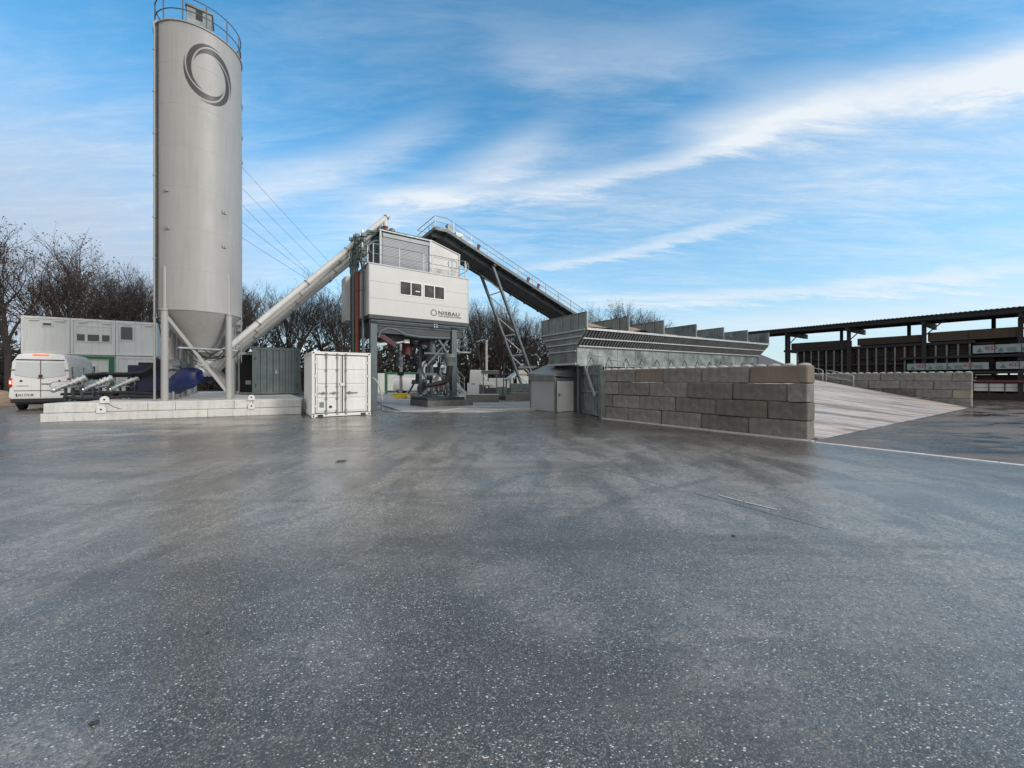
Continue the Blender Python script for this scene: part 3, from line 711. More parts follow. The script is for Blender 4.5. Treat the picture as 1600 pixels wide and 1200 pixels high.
b.bar((4.03,1.18,10.25),(6.05,1.18,9.70),.07,.05); b.bar((6.0,1.18,9.68),(6.0,1.18,BZ1+.03),.06,.05); b.bar((4.06,1.18,BZ1+.03),(4.06,1.18,10.2),.06,.05)
b.build('edge_trim', 'panel_white', ss)
b = MB()
for z in (8.55, 9.25): b.box(4.1, 1.192, z, 5.96, 1.199, z+.012)
b.build('panel_joint', 'steel_dark', ss)
def railing(parent, p, q_, h=1.05, n=3, r=.02, mat='galv', ends=True, mid=.5, name='railing'):
    p = Vector(p); q_ = Vector(q_); b = MB(); d = (q_-p); ln = d.length; dn = d.normalized(); up = Vector((0,0,1))
    rd = .16
    if ends:
        pts = [p + up*(h*mid)] + [p + dn*(rd*.0) + up*(h*mid + (h-h*mid-rd)*1)] 
        hoop = []
        for a in range(0, 181, 30): hoop.append(p + dn*(.22 - .22*math.sin(R(a))) + up*(h - (h*(1-mid))/2 - math.cos(R(a+180))*-(h*(1-mid))/2*-1))
        hoop = [p + dn*(.22-.22*math.sin(R(a))) + up*(h*(1+mid)/2 + h*(1-mid)/2*math.cos(R(a))) for a in range(0, 181, 20)]
        hoop2 = [q_ - dn*(.22-.22*math.sin(R(a))) + up*(h*(1+mid)/2 + h*(1-mid)/2*math.cos(R(a))) for a in range(0, 181, 20)]
        b.tube(hoop, r, 5); b.tube(hoop2, r, 5)
        b.cyl(p+dn*.22+up*h, q_-dn*.22+up*h, r, n=6); b.cyl(p+dn*.22+up*h*mid, q_-dn*.22+up*h*mid, r*.85, n=6)
    else:
        b.cyl(p+up*h, q_+up*h, r, n=6); b.cyl(p+up*h*mid, q_+up*h*mid, r*.85, n=6)
    o = b.build(name, mat, parent)
    for k in range(n):
        c = p + dn*(.25 + (ln-.5)*k/max(1, n-1)) if ends else p + d*(k/max(1, n-1))
        MB().bar(c, c+up*h, .045, .03).build('railing_post', mat, o)
    return o
z = BZ1+.06
railing(tw, (.0,.03,z), (3.35,.03,z), n=3); railing(tw, (3.38,.03,z), (BW,.03,z), n=3); railing(tw, (.02,.1,z), (.02,1.15,z), n=2)
railing(tw, (BW,.1,z), (BW,2.2,z), n=3); railing(tw, (4.75,.25,z), (5.35,.25,z), n=2)
# steel frame beneath
b = MB()
b.box(.03,.02,4.93,BW-.03,.22,5.12); b.box(.03,BD-.22,4.93,BW-.03,BD-.02,5.12); b.box(.03,.22,4.93,.23,BD-.22,5.12); b.box(BW-.23,.22,4.93,BW-.03,BD-.22,5.12)
for x in (1.5, 3.0, 4.5): b.box(x-.1,.22,4.95,x+.1,BD-.22,5.11)
b.build('floor_frame', 'steel_dark', tw)
b = MB(); b.cyl((.1,-.0,4.82),(5.9,-.0,4.82),.05,n=10); b.box(.1,.24,4.6,5.9,.34,4.92); b.build('front_beam', 'steel_blue', tw)
b = MB(); b.box(.25,.3,4.2,5.7,3.9,4.92); b.cyl((.9,1.0,4.35),(4.8,1.0,4.05),.16,n=12); b.box(1.2,.8,3.95,4.8,3.2,4.2); b.build('mixer_trough', 'steel_dark', tw)
b = MB(); b.tube([(.6,.35,3.95),(.7,.35,4.3),(1.1,.35,4.5),(1.6,.35,4.45),(2.1,.35,4.2),(3.0,.35,4.12),(4.9,.35,4.15)], .10, 8); b.build('bent_pipe', 'steel_blue', tw)
for x, y, zt, wd in ((.32,.35,4.9,.34), (.32,3.9,4.9,.3), (5.15,.35,4.9,.34), (5.15,3.9,4.9,.3)):
    b = MB(); zb = .62 if x > 3 else 0.05
    b.box(x-wd/2, y-wd/2, zb, x+wd/2, y-wd/2+.03, zt); b.box(x-wd/2, y+wd/2-.03, zb, x+wd/2, y+wd/2, zt); b.box(x-.03, y-wd/2+.03, zb, x+.03, y+wd/2-.03, zt)
    b.box(x-wd/2, y-wd/2+.03, zb, x-wd/2+.02, y+wd/2-.03, zt) 
    b.box(x-.25,y-.25,zb-.0,x+.25,y+.25,zb+.04)
    for zz in (1.2, 2.3, 3.4): b.box(x-.06, y-wd/2-.01, zz, x+.06, y-wd/2, zz+.45)
    b.build('column', 'steel_blue', tw)
b = MB()
b.bar((3.6,.4,4.9),(5.0,.4,2.9),.12); b.bar((4.95,.5,4.7),(4.0,.5,3.9),.09); b.bar((3.5,.5,2.5),(4.95,.4,4.2),.10); b.bar((3.2,.4,.75),(4.4,.4,2.1),.16)
b.bar((4.2,.3,2.1),(4.95,.3,.7),.12); b.bar((3.3,.45,1.95),(5.15,.45,1.95),.10,.14); b.bar((3.3,.45,3.2),(5.15,.45,3.2),.08,.1); b.bar((4.1,.4,.7),(5.0,.4,1.3),.1)
b.bar((3.5,1.6,.7),(3.5,1.6,4.2),.16); b.bar((4.4,2.2,.7),(4.4,2.2,4.2),.14); b.bar((3.4,3.4,.7),(5.2,3.4,3.8),.1); b.bar((3.4,3.4,3.8),(5.2,3.4,.7),.1)
b.build('bracing', 'steel_blue', tw)
b = MB(); b.cyl((4.0,.9,4.2),(4.0,.9,2.8),.26,n=14); b.cyl((4.0,.9,2.8),(3.9,.9,2.6),.3,.18,n=14); b.build('round_duct', 'steel_blue', tw)
b = MB(); b.cyl((4.75,.0,3.15),(4.75,.0,2.95),.42,n=16); b.cyl((4.75,.0,2.95),(4.75,.0,2.45),.40,.22,n=16); b.build('feed_hopper', 'galv_old', tw)
b = MB(); b.tube([(4.75,.0,2.5),(4.7,.0,2.0),(4.6,.05,1.6),(4.3,.1,1.45),(3.8,.15,1.35),(3.4,.2,1.3)], [.2,.19,.17,.14,.12,.1], 10); b.build('rubber_hose', 'dark_rubber', tw)
b = MB(); rnd = random.Random(4)
for k in range(30):
    x = rnd.uniform(3.3,5.3); y = rnd.uniform(.5,3.2); z = rnd.uniform(.7,3.9); l = rnd.uniform(.1,.5)
    if rnd.random() < .5: b.box(x, y, z, x+l*.6, y+l*.5, z+l)
    else: b.cyl((x,y,z),(x+rnd.uniform(-.3,.3),y,z+rnd.uniform(-.1,.5)+.05),.05+.08*rnd.random(),n=8)
b.build('machinery', 'steel_dark', tw)
b = MB()
for k in range(5): b.cyl((3.5+.32*k,.3,.95),(3.5+.32*k,.3,1.15),.09,n=8); b.box(3.42+.32*k,.3,1.2,3.56+.32*k,.4,1.6)
b.build('valve_block', 'galv_old', tw)
b = MB(); b.cyl((2.65,1.6,3.95),(2.65,1.6,3.78),.30,n=18); b.cyl((2.65,1.6,3.78),(2.65,1.6,3.15),.28,.30,n=18); b.build('discharge_sleeve', 'red_rubber', tw)
b = MB(); b.cyl((2.65,1.6,4.25),(2.65,1.6,3.93),.42,.30,n=18); b.box(2.3,1.3,3.9,3.0,1.34,4.05); b.build('discharge_funnel', 'steel_blue', tw)
mm = Matrix.Translation((1.15,.5,3.85)) @ Matrix.Rotation(R(32), 4, 'Y')
b = MB()
for k in range(3): b.box(-.5+.34*k, -.1, -.12, -.2+.34*k, .1, .12, mm)
b.build('red_drive_guard', 'red_rubber', tw); b = MB(); b.box(-.54,-.08,-.14,.54,.08,.14,mm); b.build('drive_frame', 'steel_dark', tw)
b = MB(); b.bar((.5,.4,3.55),(1.05,.4,3.62),.14); b.bar((1.45,.6,3.68),(2.2,.8,3.85),.09); b.box(2.2,.7,3.76,2.5,.9,3.98); b.bar((2.9,.9,3.92),(3.5,.9,4.05),.07); b.build('pneumatic_cylinder', 'galv_bright', tw)
b = MB(); b.box(3.72,-.03,4.7,3.78,.0,4.9); b.box(3.88,-.03,4.7,3.94,.0,4.9); b.build('clamp', 'galv_bright', tw)
# foundation under the right columns
b = MB(); b.box(3.15,-.45,0,6.1,2.4,.40); b.build('foundation', 'tower_concrete', tw, bevel=.02)
b = MB(); b.box(3.2,-.3,.40,5.6,2.3,.56); b.box(4.8,3.6,0,5.5,4.3,.6); b.build('base_frame', 'steel_dark', tw)
b = MB(); b.box(-.3,3.4,0,.9,4.5,.35); b.box(-.2,-.2,0,.8,.8,.06); b.build('foundation', 'tower_concrete', tw, bevel=.02)
# pipes up the left side
def pipe(x, y, z0, z1, r, mat, nm='riser_pipe'):
    b = MB(); b.cyl((x,y,z0),(x,y,z1),r,n=14)
    for z in (z0+1.2, z1-1.0, z1-.05): b.cyl((x,y,z),(x,y,z+.07),r*1.3,n=14)
    return b.build(nm, mat, tw)
pipe(-.32, 1.1, 0, 7.55, .12, 'red_pipe', 'red_pipe'); pipe(-.32, 2.0, 0, 8.6, .09, 'green_pipe'); pipe(-.14, .62, 0, 7.5, .07, 'steel_blue')
pipe(-.32, 2.55, 0, 9.0, .06, 'steel_dark')
b = MB(); b.box(-.5,3.2,5.15,-.12,4.35,7.8); b.build('rear_panel', 'panel_white', tw, bevel=.01)
b = MB(); rnd = random.Random(8)
for x, y in ((-.32,1.1),(-.32,1.55),(-.32,2.0),(-.1,.55),(-.32,2.5),(.0,1.3)):
    zt = rnd.uniform(9.3,10.4); b.cyl((x,y,7.6),(x,y,zt),.05,n=8)
    for k in range(4): z = rnd.uniform(7.7, zt-.3); b.cyl((x,y,z),(x,y,z+.16),.10,n=8); b.box(x-.12,y-.12,z+.3,x+.1,y+.06,z+.48)
b.bar((-.35,.5,8.0),(-.35,2.7,8.3),.07); b.bar((-.1,.5,9.3),(-.3,2.7,9.2),.07); b.bar((-.2,.6,7.7),(-.2,2.0,9.6),.06)
b.tube([(0,1.1,9.6),(.3,1.2,10.0),(.7,1.4,10.1),(1.1,1.7,10.0)], .09, 8); b.tube([(-.1,.8,8.4),(.3,.9,9.2),(.6,1.1,9.5),(.95,1.3,9.6)], .05, 6)
b.build('valve_pipework', 'green_pipe', tw)
b = MB(); b.bar((-.1,.9,7.7),(-.1,.9,9.9),.12); b.bar((.1,.6,7.8),(.1,.6,8.9),.06); b.bar((-.25,1.5,7.9),(-.25,1.5,9.2),.09)
b.build('pipe_support', 'galv_bright', tw)
b = MB(); b.bar((.9,1.4,10.1),(-.6,.4,9.2),.08); b.bar((.9,3.4,10.1),(-.6,2.9,8.9),.08); b.build('conveyor_bracket', 'steel_dark', tw)
b = MB(); b.cyl((1.15,2.0,10.24),(1.15,2.0,10.7),.16,n=12); b.ball((1.9,2.1,10.6),.22); b.cyl((1.9,2.1,10.24),(1.9,2.1,10.5),.1,n=10); b.build('roof_fitting', 'galv_old', tw)
# right side: stairs and caged ladder behind the tower
def cage(parent, x, y, z0, z1, r=.4):
    b = MB()
    for a in range(0, 360, 45): b.cyl((x+r*math.cos(R(a)),y+r*math.sin(R(a)),z0),(x+r*math.cos(R(a)),y+r*math.sin(R(a)),z1),.018,n=5)
    for z in [z0+(z1-z0)*k/3 for k in range(4)]: b.tube([(x+r*math.cos(R(a)),y+r*math.sin(R(a)),z) for a in range(0,360,30)], .018, 4, closed=True)
    return b.build('safety_cage', 'galv', parent)
def stairs(parent, p, q_, w=.7):
    p = Vector(p); q_ = Vector(q_); d = Vector((q_.x-p.x,q_.y-p.y,0)).normalized(); s_ = Vector((-d.y,d.x,0))*w/2; b = MB()
    for k in (-1,1):
        b.bar(p+s_*k, q_+s_*k, .04, .2); b.cyl(p+s_*k+Vector((0,0,1)), q_+s_*k+Vector((0,0,1)), .018, n=6); b.cyl(p+s_*k+Vector((0,0,.5)), q_+s_*k+Vector((0,0,.5)), .014, n=6)
        for t_ in (.05,.35,.65,.95): c = p.lerp(q_, t_)+s_*k; b.bar(c, c+Vector((0,0,1)), .03)
    n_ = 11
    for k in range(n_): c = p.lerp(q_, (k+.5)/n_); b.bar(c-s_, c+s_, .2, .03)
    return b.build('stairs', 'galv', parent)
stairs(tw, (5.3,3.4,5.0), (6.9,3.4,3.55)); b = MB(); b.box(6.8,2.9,3.5,7.7,3.9,3.58); b.build('landing', 'galv', tw)
cage(tw, 7.3, 3.4, 3.6, 4.75, .42); stairs(tw, (5.4,2.6,2.2), (7.0,2.6,.7)); cage(tw, 7.9, 6.6, 1.6, 3.0, .45)
b = MB(); b.bar((5.75,3.9,.6),(5.75,3.9,5),.07); b.bar((6.3,3.9,.6),(6.3,3.9,3.5),.05)
for k in range(6): b.bar((5.75,3.9,.8+.6*k),(6.3,3.9,1.2+.6*k if k<5 else 3.4),.03)
b.build('stair_lattice', 'galv', tw)
for (zz, r_) in ((6.6,.4),): 
    c = cage(tw, 6.55, 3.6, 5.3, 6.7, .42)
b = MB(); b.box(6.1,3.1,5.2,7.0,4.1,5.28); b.build('landing', 'steel_dark', tw)
c = cage(tw, 2.9, 3.6, 2.5, 3.5, .22)
# ---------------------------------------------------------------- inclined conveyor
cv = thing('belt_conveyor', 'long galvanised conveyor gallery climbing to the tower with walkway railings', 'conveyor', (0,0,0), ANG)
CV0, CV1 = 23.5, 26.6
def dz(u): return 11.62 if u < 11.2 else 11.62 - .372*(u-11.2)
UE = 37.0
b = MB()
for vv in (CV0+.75, CV1-.75):
    b.bar((10.4,vv,11.42),(11.3,vv,11.42),.08,.34); b.bar((11.2,vv,11.42),(UE,vv,dz(UE)-.2),.08,.34)
b.bar((11.2,CV0+.72,11.85),(UE,CV0+.72,dz(UE)+.25),.04,.5); b.bar((11.2,CV1-.72,11.85),(UE,CV1-.72,dz(UE)+.25),.04,.5); b.bar((10.4,CV0+.72,11.8),(11.2,CV0+.72,11.8),.04,.45)
b.build('girder', 'galv_old', cv)
b = MB()
for u0, u1 in ((10.3,11.2),):
    b.box(u0,CV0,11.56,u1,CV1,11.61)
b.bar((11.2,CV0+.36,11.58),(UE,CV0+.36,dz(UE)-.04),.70,.05); b.bar((11.2,CV1-.36,11.58),(UE,CV1-.36,dz(UE)-.04),.70,.05)
b.build('walkway', 'steel_dark', cv)
b = MB(); b.bar((10.8,(CV0+CV1)/2,11.75),(UE,(CV0+CV1)/2,dz(UE)+.12),1.1,.04); b.cyl((10.8,CV0+.85,11.7),(10.8,CV1-.85,11.7),.22,n=16); b.build('belt', 'dark_rubber', cv)
b = MB()
b.bar((11.0,(CV0+CV1)/2,11.40),(UE,(CV0+CV1)/2,dz(UE)-.22),1.5,.03)
b.build('underside_sheet', 'steel_dark', cv)
b = MB(); u = 11.2; k = 0
while u < UE:
    z = dz(u)-.32; b.bar((u,CV0-.05,z+.12),(u,CV1+.05,z+.12),.08,.10)
    u += 1.45
b.build('cross_beam', 'steel_dark', cv)
b = MB(); b.bar((11.2,CV0,11.56),(UE,CV0,dz(UE)-.06),.04,.20); b.bar((10.3,CV0,11.56),(11.2,CV0,11.56),.04,.2); b.bar((11.2,CV1,11.56),(UE,CV1,dz(UE)-.06),.04,.2); b.bar((10.3,CV0,11.56),(10.3,CV1,11.56),.04,.2)
b.build('side_channel', 'steel_blue', cv)
# galvanised side skirts with openings
b = MB()
u = 11.4
while u < 30:
    b.bar((u,CV0+.68,dz(u)+.16),(u+1.1,CV0+.68,dz(u+1.1)+.16),.02,.30); u += 1.25
b.build('side_skirt', 'galv_old', cv)
RH = .78
for vv in (CV0, CV1):
    b = MB(); b.cyl((10.3,vv,11.6+RH),(11.2,vv,11.6+RH),.022,n=6); b.cyl((11.2,vv,11.6+RH),(UE,vv,dz(UE)+RH),.022,n=6); b.cyl((11.2,vv,11.6+.42),(UE,vv,dz(UE)+.42),.018,n=6); b.cyl((10.3,vv,12.02),(11.2,vv,12.02),.018,n=6)
    rl = b.build('railing', 'galv', cv); u = 10.3
    while u < UE:
        MB().bar((u,vv,dz(u)),(u,vv,dz(u)+RH),.045,.03).build('railing_post', 'galv', rl); u += 1.35
b = MB()
for h_ in (RH, .42): b.cyl((10.3,CV0,11.6+h_),(10.3,CV1,11.6+h_),.022,n=6)
rl = b.build('railing', 'galv', cv)
for vv in (CV0+1, CV0+2.1): MB().bar((10.3,vv,11.6),(10.3,vv,11.6+RH),.045,.03).build('railing_post', 'galv', rl)
# wire mesh infill along the lower gallery
mwire = MB(); u = 14.6
while u < 33: mwire.bar((u,CV0+.01,dz(u)+.02),(u,CV0+.01,dz(u)+RH),.008); u += .16
mwire.build('mesh_infill', 'galv', cv)
b = MB(); b.box(11.55,CV0+.7,11.55,11.95,CV0+1.1,12.35); b.build('head_cover', 'galv_old', cv)
b = MB(); b.box(12.2,CV0+.75,11.4,12.8,CV0+1.0,11.95); b.box(13.0,CV0+.75,11.1,13.5,CV0+.95,11.5); b.cyl((12.7,CV0+.6,11.6),(12.7,CV0+.9,11.6),.16,n=12); b.build('drive_unit', 'galv', cv)
for u in (13.6, 18.0, 19.0):
    z = dz(u); b = MB(); b.cyl((u,CV0-.04,z+.30),(u,CV0+.04,z+.30),.13,n=14); b.box(u-.16,CV0-.03,z+.02,u+.05,CV0+.03,z+.20); b.build('pull_switch', 'red_rubber', cv)
# tail end resting near the ground
b = MB(); b.bar((UE-.3,CV0+.8,0),(UE-.3,CV0+.8,dz(UE)),.16); b.bar((UE-.3,CV1-.8,0),(UE-.3,CV1-.8,dz(UE)),.16); b.build('tail_support', 'steel_blue', cv)
# lattice trestle
t = thing('conveyor_trestle', 'leaning dark steel lattice trestle holding up the conveyor', 'trestle', (0,0,0), ANG)
A0, A1 = Vector((14.9,CV0+.25,dz(14.9)-.35)), Vector((19.3,CV0+.25,.3)); B0, B1 = Vector((14.9,CV0+2.1,dz(14.9)-.35)), Vector((19.3,CV0+2.1,.3))
for p, q_ in ((A0,A1),(B0,B1)): MB().bar(p, q_, .20, .16).build('chord', 'steel_blue', t)
n_ = 6
for k in range(n_):
    s0, s1 = .02+k/n_*.96, .02+(k+1)/n_*.96
    MB().bar(B0.lerp(B1,s0), A0.lerp(A1,s1), .06).build('diagonal', 'white_paint', t)
    MB().bar(A0.lerp(A1,s1), B0.lerp(B1,s1), .07).build('strut', 'white_paint', t)
b = MB(); b.box(18.7,CV0-.2,0,19.9,CV0+2.6,.3); b.build('footing', 'tower_concrete', t, bevel=.02)
b = MB(); b.bar(A0+Vector((.1,-.2,.1)), B0+Vector((.1,.2,.1)), .2, .24); b.build('head_beam', 'steel_dark', t)
# ---------------------------------------------------------------- concrete block walls
def block_wall(name, label, loc, courses, bl, bh, th, length, warm):
    t = thing(name, label, 'block wall', loc, 90+ANG)      # local x runs up the ramp, local y is -U
    rnd = random.Random(len(label))
    for j, offs in enumerate(courses):
        x = 0; edges = [0] + offs; k = 0
        while edges[-1] < length - .3: edges.append(min(length, edges[-1] + bl))
        if edges[-1] < length: edges[-1] = length
        for a, c in zip(edges, edges[1:]):
            j1, j2 = rnd.uniform(-.01,.01), rnd.uniform(-.028,.028)
            b = MB(); cx = (c-a)/2; b.box(-cx+.007, -th/2, 0, cx-.007, th/2, bh-.012)
            mt_ = warm.get((j, k), 'block_concrete')
            b.v = [tuple(q + rnd.uniform(-.010, .010) for q in p) for p in b.v]
            if rnd.random() < .5: i_ = rnd.choice((0,1,4,5)); b.v[i_] = (b.v[i_][0]*.985, b.v[i_][1]+.03, b.v[i_][2]+(.02 if i_ < 4 else -.035))
            o = b.build('concrete_block', mt_, t, bevel=rnd.uniform(.014,.034)); o.location = ((a+c)/2, -th/2+j2, j*bh); o.rotation_euler = (0,0,R(rnd.uniform(-.25,.25)))
            k += 1
    return t
WB = Vector(g(1262, 688.5)); BH = .515
nw = block_wall('block_wall', 'near wall of stacked grey concrete blocks beside the ramp, four courses high', WB, [[1.48, 2.96, 4.45, 5.9], [.98, 2.46, 3.9, 5.4, 6.7], [.48, 1.95, 3.45, 4.95, 6.4], [1.47, 2.95, 4.4, 5.6, 6.5]], 1.48, BH, .55, 7.35,
                {(3,0): 'block_warm', (3,3): 'block_warm', (1,0): 'block_pale' if 0 else 'block_concrete'})
FW = Vector(g(1519, 632.5)) ; FW = Vector((26.7, 22.3, 0))
fw = block_wall('block_wall', 'far wall of stacked grey concrete blocks on the other side of the ramp', FW, [[1.6,3.2,4.8], [.75,2.3,3.8], [1.5,3,4.5], [.75,2.35,3.9]], 1.5, .515, .55, 9.2, {(1,0): 'block_pale'})
for wl, ln in ((nw, 7.3), (fw, 9.1)):      # stacking studs along the top
    b = MB(); x = .15
    while x < ln:
        b.ball((x, -.27, 4*BH-.01), .16, 8, 6, (1, 1.2, .42)); x += .37
    b.build('stud_row', 'mortar', wl)
# ---------------------------------------------------------------- ramp
rp = MB()
def rz(v): return max(0, min(1.78, (v-3.75)*.245))
u0, u1 = 13.03, 34.35
va, vb = 3.80, 3.0
rp.add([uv(u0,va,.006), uv(u1,vb,.006), uv(u1,11.15,1.80), uv(u0,11.15,1.80), uv(u0+1.25,13.6,1.82), uv(u1,13.6,1.82), uv(u0+1.25,13.6,0), uv(u1,13.6,0), uv(u0,11.15,0), uv(u1,11.15,0)],
       [(0,1,2,3), (3,2,5,4), (4,5,7,6), (0,3,8), (3,4,6,8), (1,9,2), (2,9,7,5)])
o = rp.build('loading_ramp', 'ramp_concrete'); struct(o, 'structure', 'pale concrete ramp rising between two block walls')
# ramp railings (galvanised hoops following the slope)
def hoop(t, p, q_, h=.62, r=.022):
    p = Vector(p); q_ = Vector(q_); d = (q_-p); up = Vector((0,0,1)); b = MB()
    pts = [p, p+up*(h-.12), p+up*(h-.03)+d*.05, p+up*h+d*.11]; pts += [q_+up*h-d*.11, q_+up*(h-.03)-d*.05, q_+up*(h-.12), q_]
    b.tube(pts, r, 6); b.cyl(p+up*h*.5, q_+up*h*.5, r*.85, n=6)
    b.build('hoop', 'galv_bright', t)
t = thing('ramp_railing', 'galvanised handrail hoops stepping down the ramp above the near block wall', 'railing')
for k in range(3):
    v0 = 12.6 - k*1.15; hoop(t, uv(13.12, v0, 1.82 - .0 if v0 > 11.15 else rz(v0)+.02) if 0 else uv(13.12, v0, 2.0-.25*k), uv(13.12, v0-1.0, 1.86-.27*k), .78)
t = thing('ramp_railing', 'galvanised handrail hoops at the head of the ramp beside the far wall', 'railing')
for k in range(3):
    v0 = 13.0 - k*1.7; u_ = 34.15; hoop(t, uv(u_, v0, max(1.2, rz(v0)+.02)), uv(u_, v0-1.5, rz(v0-1.5)+.02), .85)
# ---------------------------------------------------------------- steel side wall between ramp and booth
PA, PB = Vector(uv(12.62,11.35)), Vector(uv(14.75,15.3)); pl_ = (PB-PA).length
sw = thing('retaining_panel', 'galvanised ribbed steel retaining panel between the block wall and the door booth', 'retaining panel', PA, math.degrees(math.atan2(PB.y-PA.y, PB.x-PA.x)))
b = MB(); b.box(0, -.07, .05, pl_, -.03, 2.3); b.build('sheet', 'galv_old', sw)
b = MB(); x = .05
while x < pl_: b.box(x, -.029, .05, x+.07, .03, 2.28); x += .43
b.build('rib', 'galv', sw)
b = MB()
for z in (.05, 1.05, 1.85): b.box(0, .031, z, pl_, .06, z+.09)
b.build('rail', 'galv', sw)
b = MB(); b.bar((.45,.10,.9), (2.0,.10,2.28), .05, .18); b.build('brace', 'galv_bright', sw)
b = MB(); b.box(-.36, -.06, 0, -.02, .12, 1.62); b.box(-.2,-.03,1.62,-.08,.1,2.0); b.build('end_plate', 'galv_old', sw, bevel=.01)
# ---------------------------------------------------------------- door booth
BC = Vector(g(868, 644.4))
bt = thing('door_booth', 'small grey ribbed booth with white door and sloping metal roof', 'booth', BC, ANG)
b = MB(); b.box(.05,.05,0,1.52,2.05,1.70); b.build('body', 'panel_grey', bt)
b = MB(); z = .04
while z < 1.60: b.box(-.0,.10,z,.045,1.98,z+.075); z += .088
b.build('roller_shutter', 'panel_grey', bt)
b = MB(); b.box(-.03,0,0,.09,.09,1.72); b.box(-.03,1.99,0,.09,2.07,1.72); b.box(-.10,-.0,1.60,.045,2.07,1.86); b.box(.55+.66,-.02,0,1.54,.045,1.7); b.box(.1,-.02,1.58,1.21,.045,1.72); b.build('frame', 'galv_old', bt, bevel=.008)
b = MB(); b.box(.13,-.01,.02,.98,.044,1.56); dr = b.build('door', 'container_white', bt, bevel=.006)
b = MB(); b.box(.19,-.03,.78,.24,-.01,.95); b.box(.19,-.06,.88,.32,-.035,.90); b.build('handle', 'black', dr)
b = MB(); b.box(1.0,-.012,.02,1.5,.044,1.56); b.build('white_panel', 'container_white', bt)
b = MB(); b.add([(-.12,-.08,1.86),(1.55,-.08,2.28),(1.55,2.2,2.55),(-.12,2.2,1.96),(-.12,-.08,1.82),(1.55,-.08,1.72),(1.55,2.2,1.72),(-.12,2.2,1.82)], [(0,1,2,3),(0,4,5,1),(1,5,6,2),(2,6,7,3),(3,7,4,0),(4,7,6,5)])
b.build('roof', 'galv', bt)
# ---------------------------------------------------------------- aggregate hoppers
HA = 30.5; HL, HW = 16.3, 3.67
hp = thing('aggregate_hopper', 'long galvanised row of aggregate bins with flared sides and divider plates', 'aggregate hopper', (3.51, 18.0, 0), HA)
ZT, ZR, ZS, ZB = 4.82, 4.01, 3.28, 2.35
xs = [0, 2.77, 5.44, 8.29, 11.0, 13.66, 16.3]
for i, x in enumerate(xs):
    pl = MB(); pl.box(x-.012, 0.0, ZR-.02, x+.012, HW, ZT); o = pl.build('divider_plate', 'galv_old' if i == 0 else 'zinc_sheet', hp)
    b = MB()
    for k in range(7): y = .0+k*(HW-.05)/6; b.box(x-.045, y, ZR, x-.013, y+.05, ZT-.01)
    b.box(x-.03,-.03,ZR,x+.03,-.001,ZT+.01); b.box(x-.05,0,ZT+.001,x+.013,HW,ZT+.02)
    b.build('stiffener', 'galv', o)
# flared front with ribs
b = MB(); b.add([(0,0,ZR),(HL,0,ZR),(HL,.66,ZS),(0,.66,ZS)], [(0,1,2,3)]); b.add([(0,HW,ZR),(HL,HW,ZR),(HL,HW-.66,ZS),(0,HW-.66,ZS)], [(3,2,1,0)])
b.build('sloping_side', 'steel_dark', hp, norm=False)
b = MB(); x = .05; nrm = Vector((0,-.73,-.66)).normalized()*.07
while x < HL-.03:
    for (f0, f1) in ((.06,.46),(.54,.92)):
        p = Vector((x,.66*f0,ZR-(ZR-ZS)*f0)); q_ = Vector((x,.66*f1,ZR-(ZR-ZS)*f1)); b.bar(p+nrm*.6, q_+nrm*.6, .07, .085)
    x += .20
b.build('side_ribs', 'galv', hp)
b = MB()
b.bar((-.03,-.03,ZR+.01),(HL+.03,-.03,ZR+.01),.08,.10)
for f in (.5,.98): b.bar((0,.66*f-.06,ZR-(ZR-ZS)*f-.03),(HL,.66*f-.06,ZR-(ZR-ZS)*f-.03),.07,.06)
b.build('rim', 'galv_bright', hp)
b = MB(); b.box(.02,.70,ZB,HL-.02,.74,ZS); b.box(.02,HW-.74,ZB,HL-.02,HW-.70,ZS); b.box(HL-.06,.75,ZB,HL-.02,HW-.75,ZS); b.build('vertical_side', 'zinc_sheet', hp)
b = MB(); x = 1.36
while x < HL:
    b.box(x-.008,.685,ZB,x+.008,.699,ZS); x += 1.36
b.build('sheet_joint', 'galv', hp)
b = MB(); x = .9
while x < HL-.3:
    for s_ in (-.24,.24): b.bar((x+s_,.67,ZB+.02),(x,.67,ZB+.40),.022,.02)
    b.bar((x-.24,.67,ZB+.03),(x+.24,.67,ZB+.03),.03); b.add([(x-.2,.69,ZB+.05),(x+.2,.69,ZB+.05),(x,.69,ZB+.40)],[(0,1,2)]); x += 1.22
b.build('gusset', 'galv_old', hp)
b = MB(); b.box(0,.55,ZB-.06,HL,.75,ZB-.0); b.box(2.2,.9,1.3,HL-.3,HW-.9,ZB-.065)
b.build('lower_beam', 'galv_old', hp)
# flared end face
def endface(xx, sgn_):
    prof = [(0,ZR),(HW,ZR),(HW-.66,ZS),(HW-.66,ZB),(.66,ZB),(.66,ZS)]
    b = MB(); b.prism(prof, lambda a, c, t: (xx+t, a, c), 0, .03*sgn_); return b.build('end_wall', 'galv_old', hp)
endface(-.0, -1); endface(HL, 1)
b = MB()
for f in (.02,.42,.86): 
    y0 = .66*f+.02; b.bar((-.07,y0,ZR-(ZR-ZS)*f),(-.07,HW-y0,ZR-(ZR-ZS)*f),.10,.06)
b.bar((-.07,.7,ZS-.25),(-.07,HW-.7,ZS-.25),.1,.06); b.bar((-.07,.7,ZB+.05),(-.07,HW-.7,ZB+.05),.1,.1)
b.build('end_rib', 'galv_bright', hp)
b = MB(); b.bar((-.05,0,ZR),(-.05,.7,ZS),.06,.08); b.bar((-.05,HW,ZR),(-.05,HW-.7,ZS),.06,.08); b.build('end_edge', 'galv', hp)
b = MB()
for x in (.3, 4, 8, 12, 16):
    for y in (.9, HW-.9): b.bar((x,y,0),(x,y,ZB),.16)
b.build('support_post', 'steel_blue', hp)
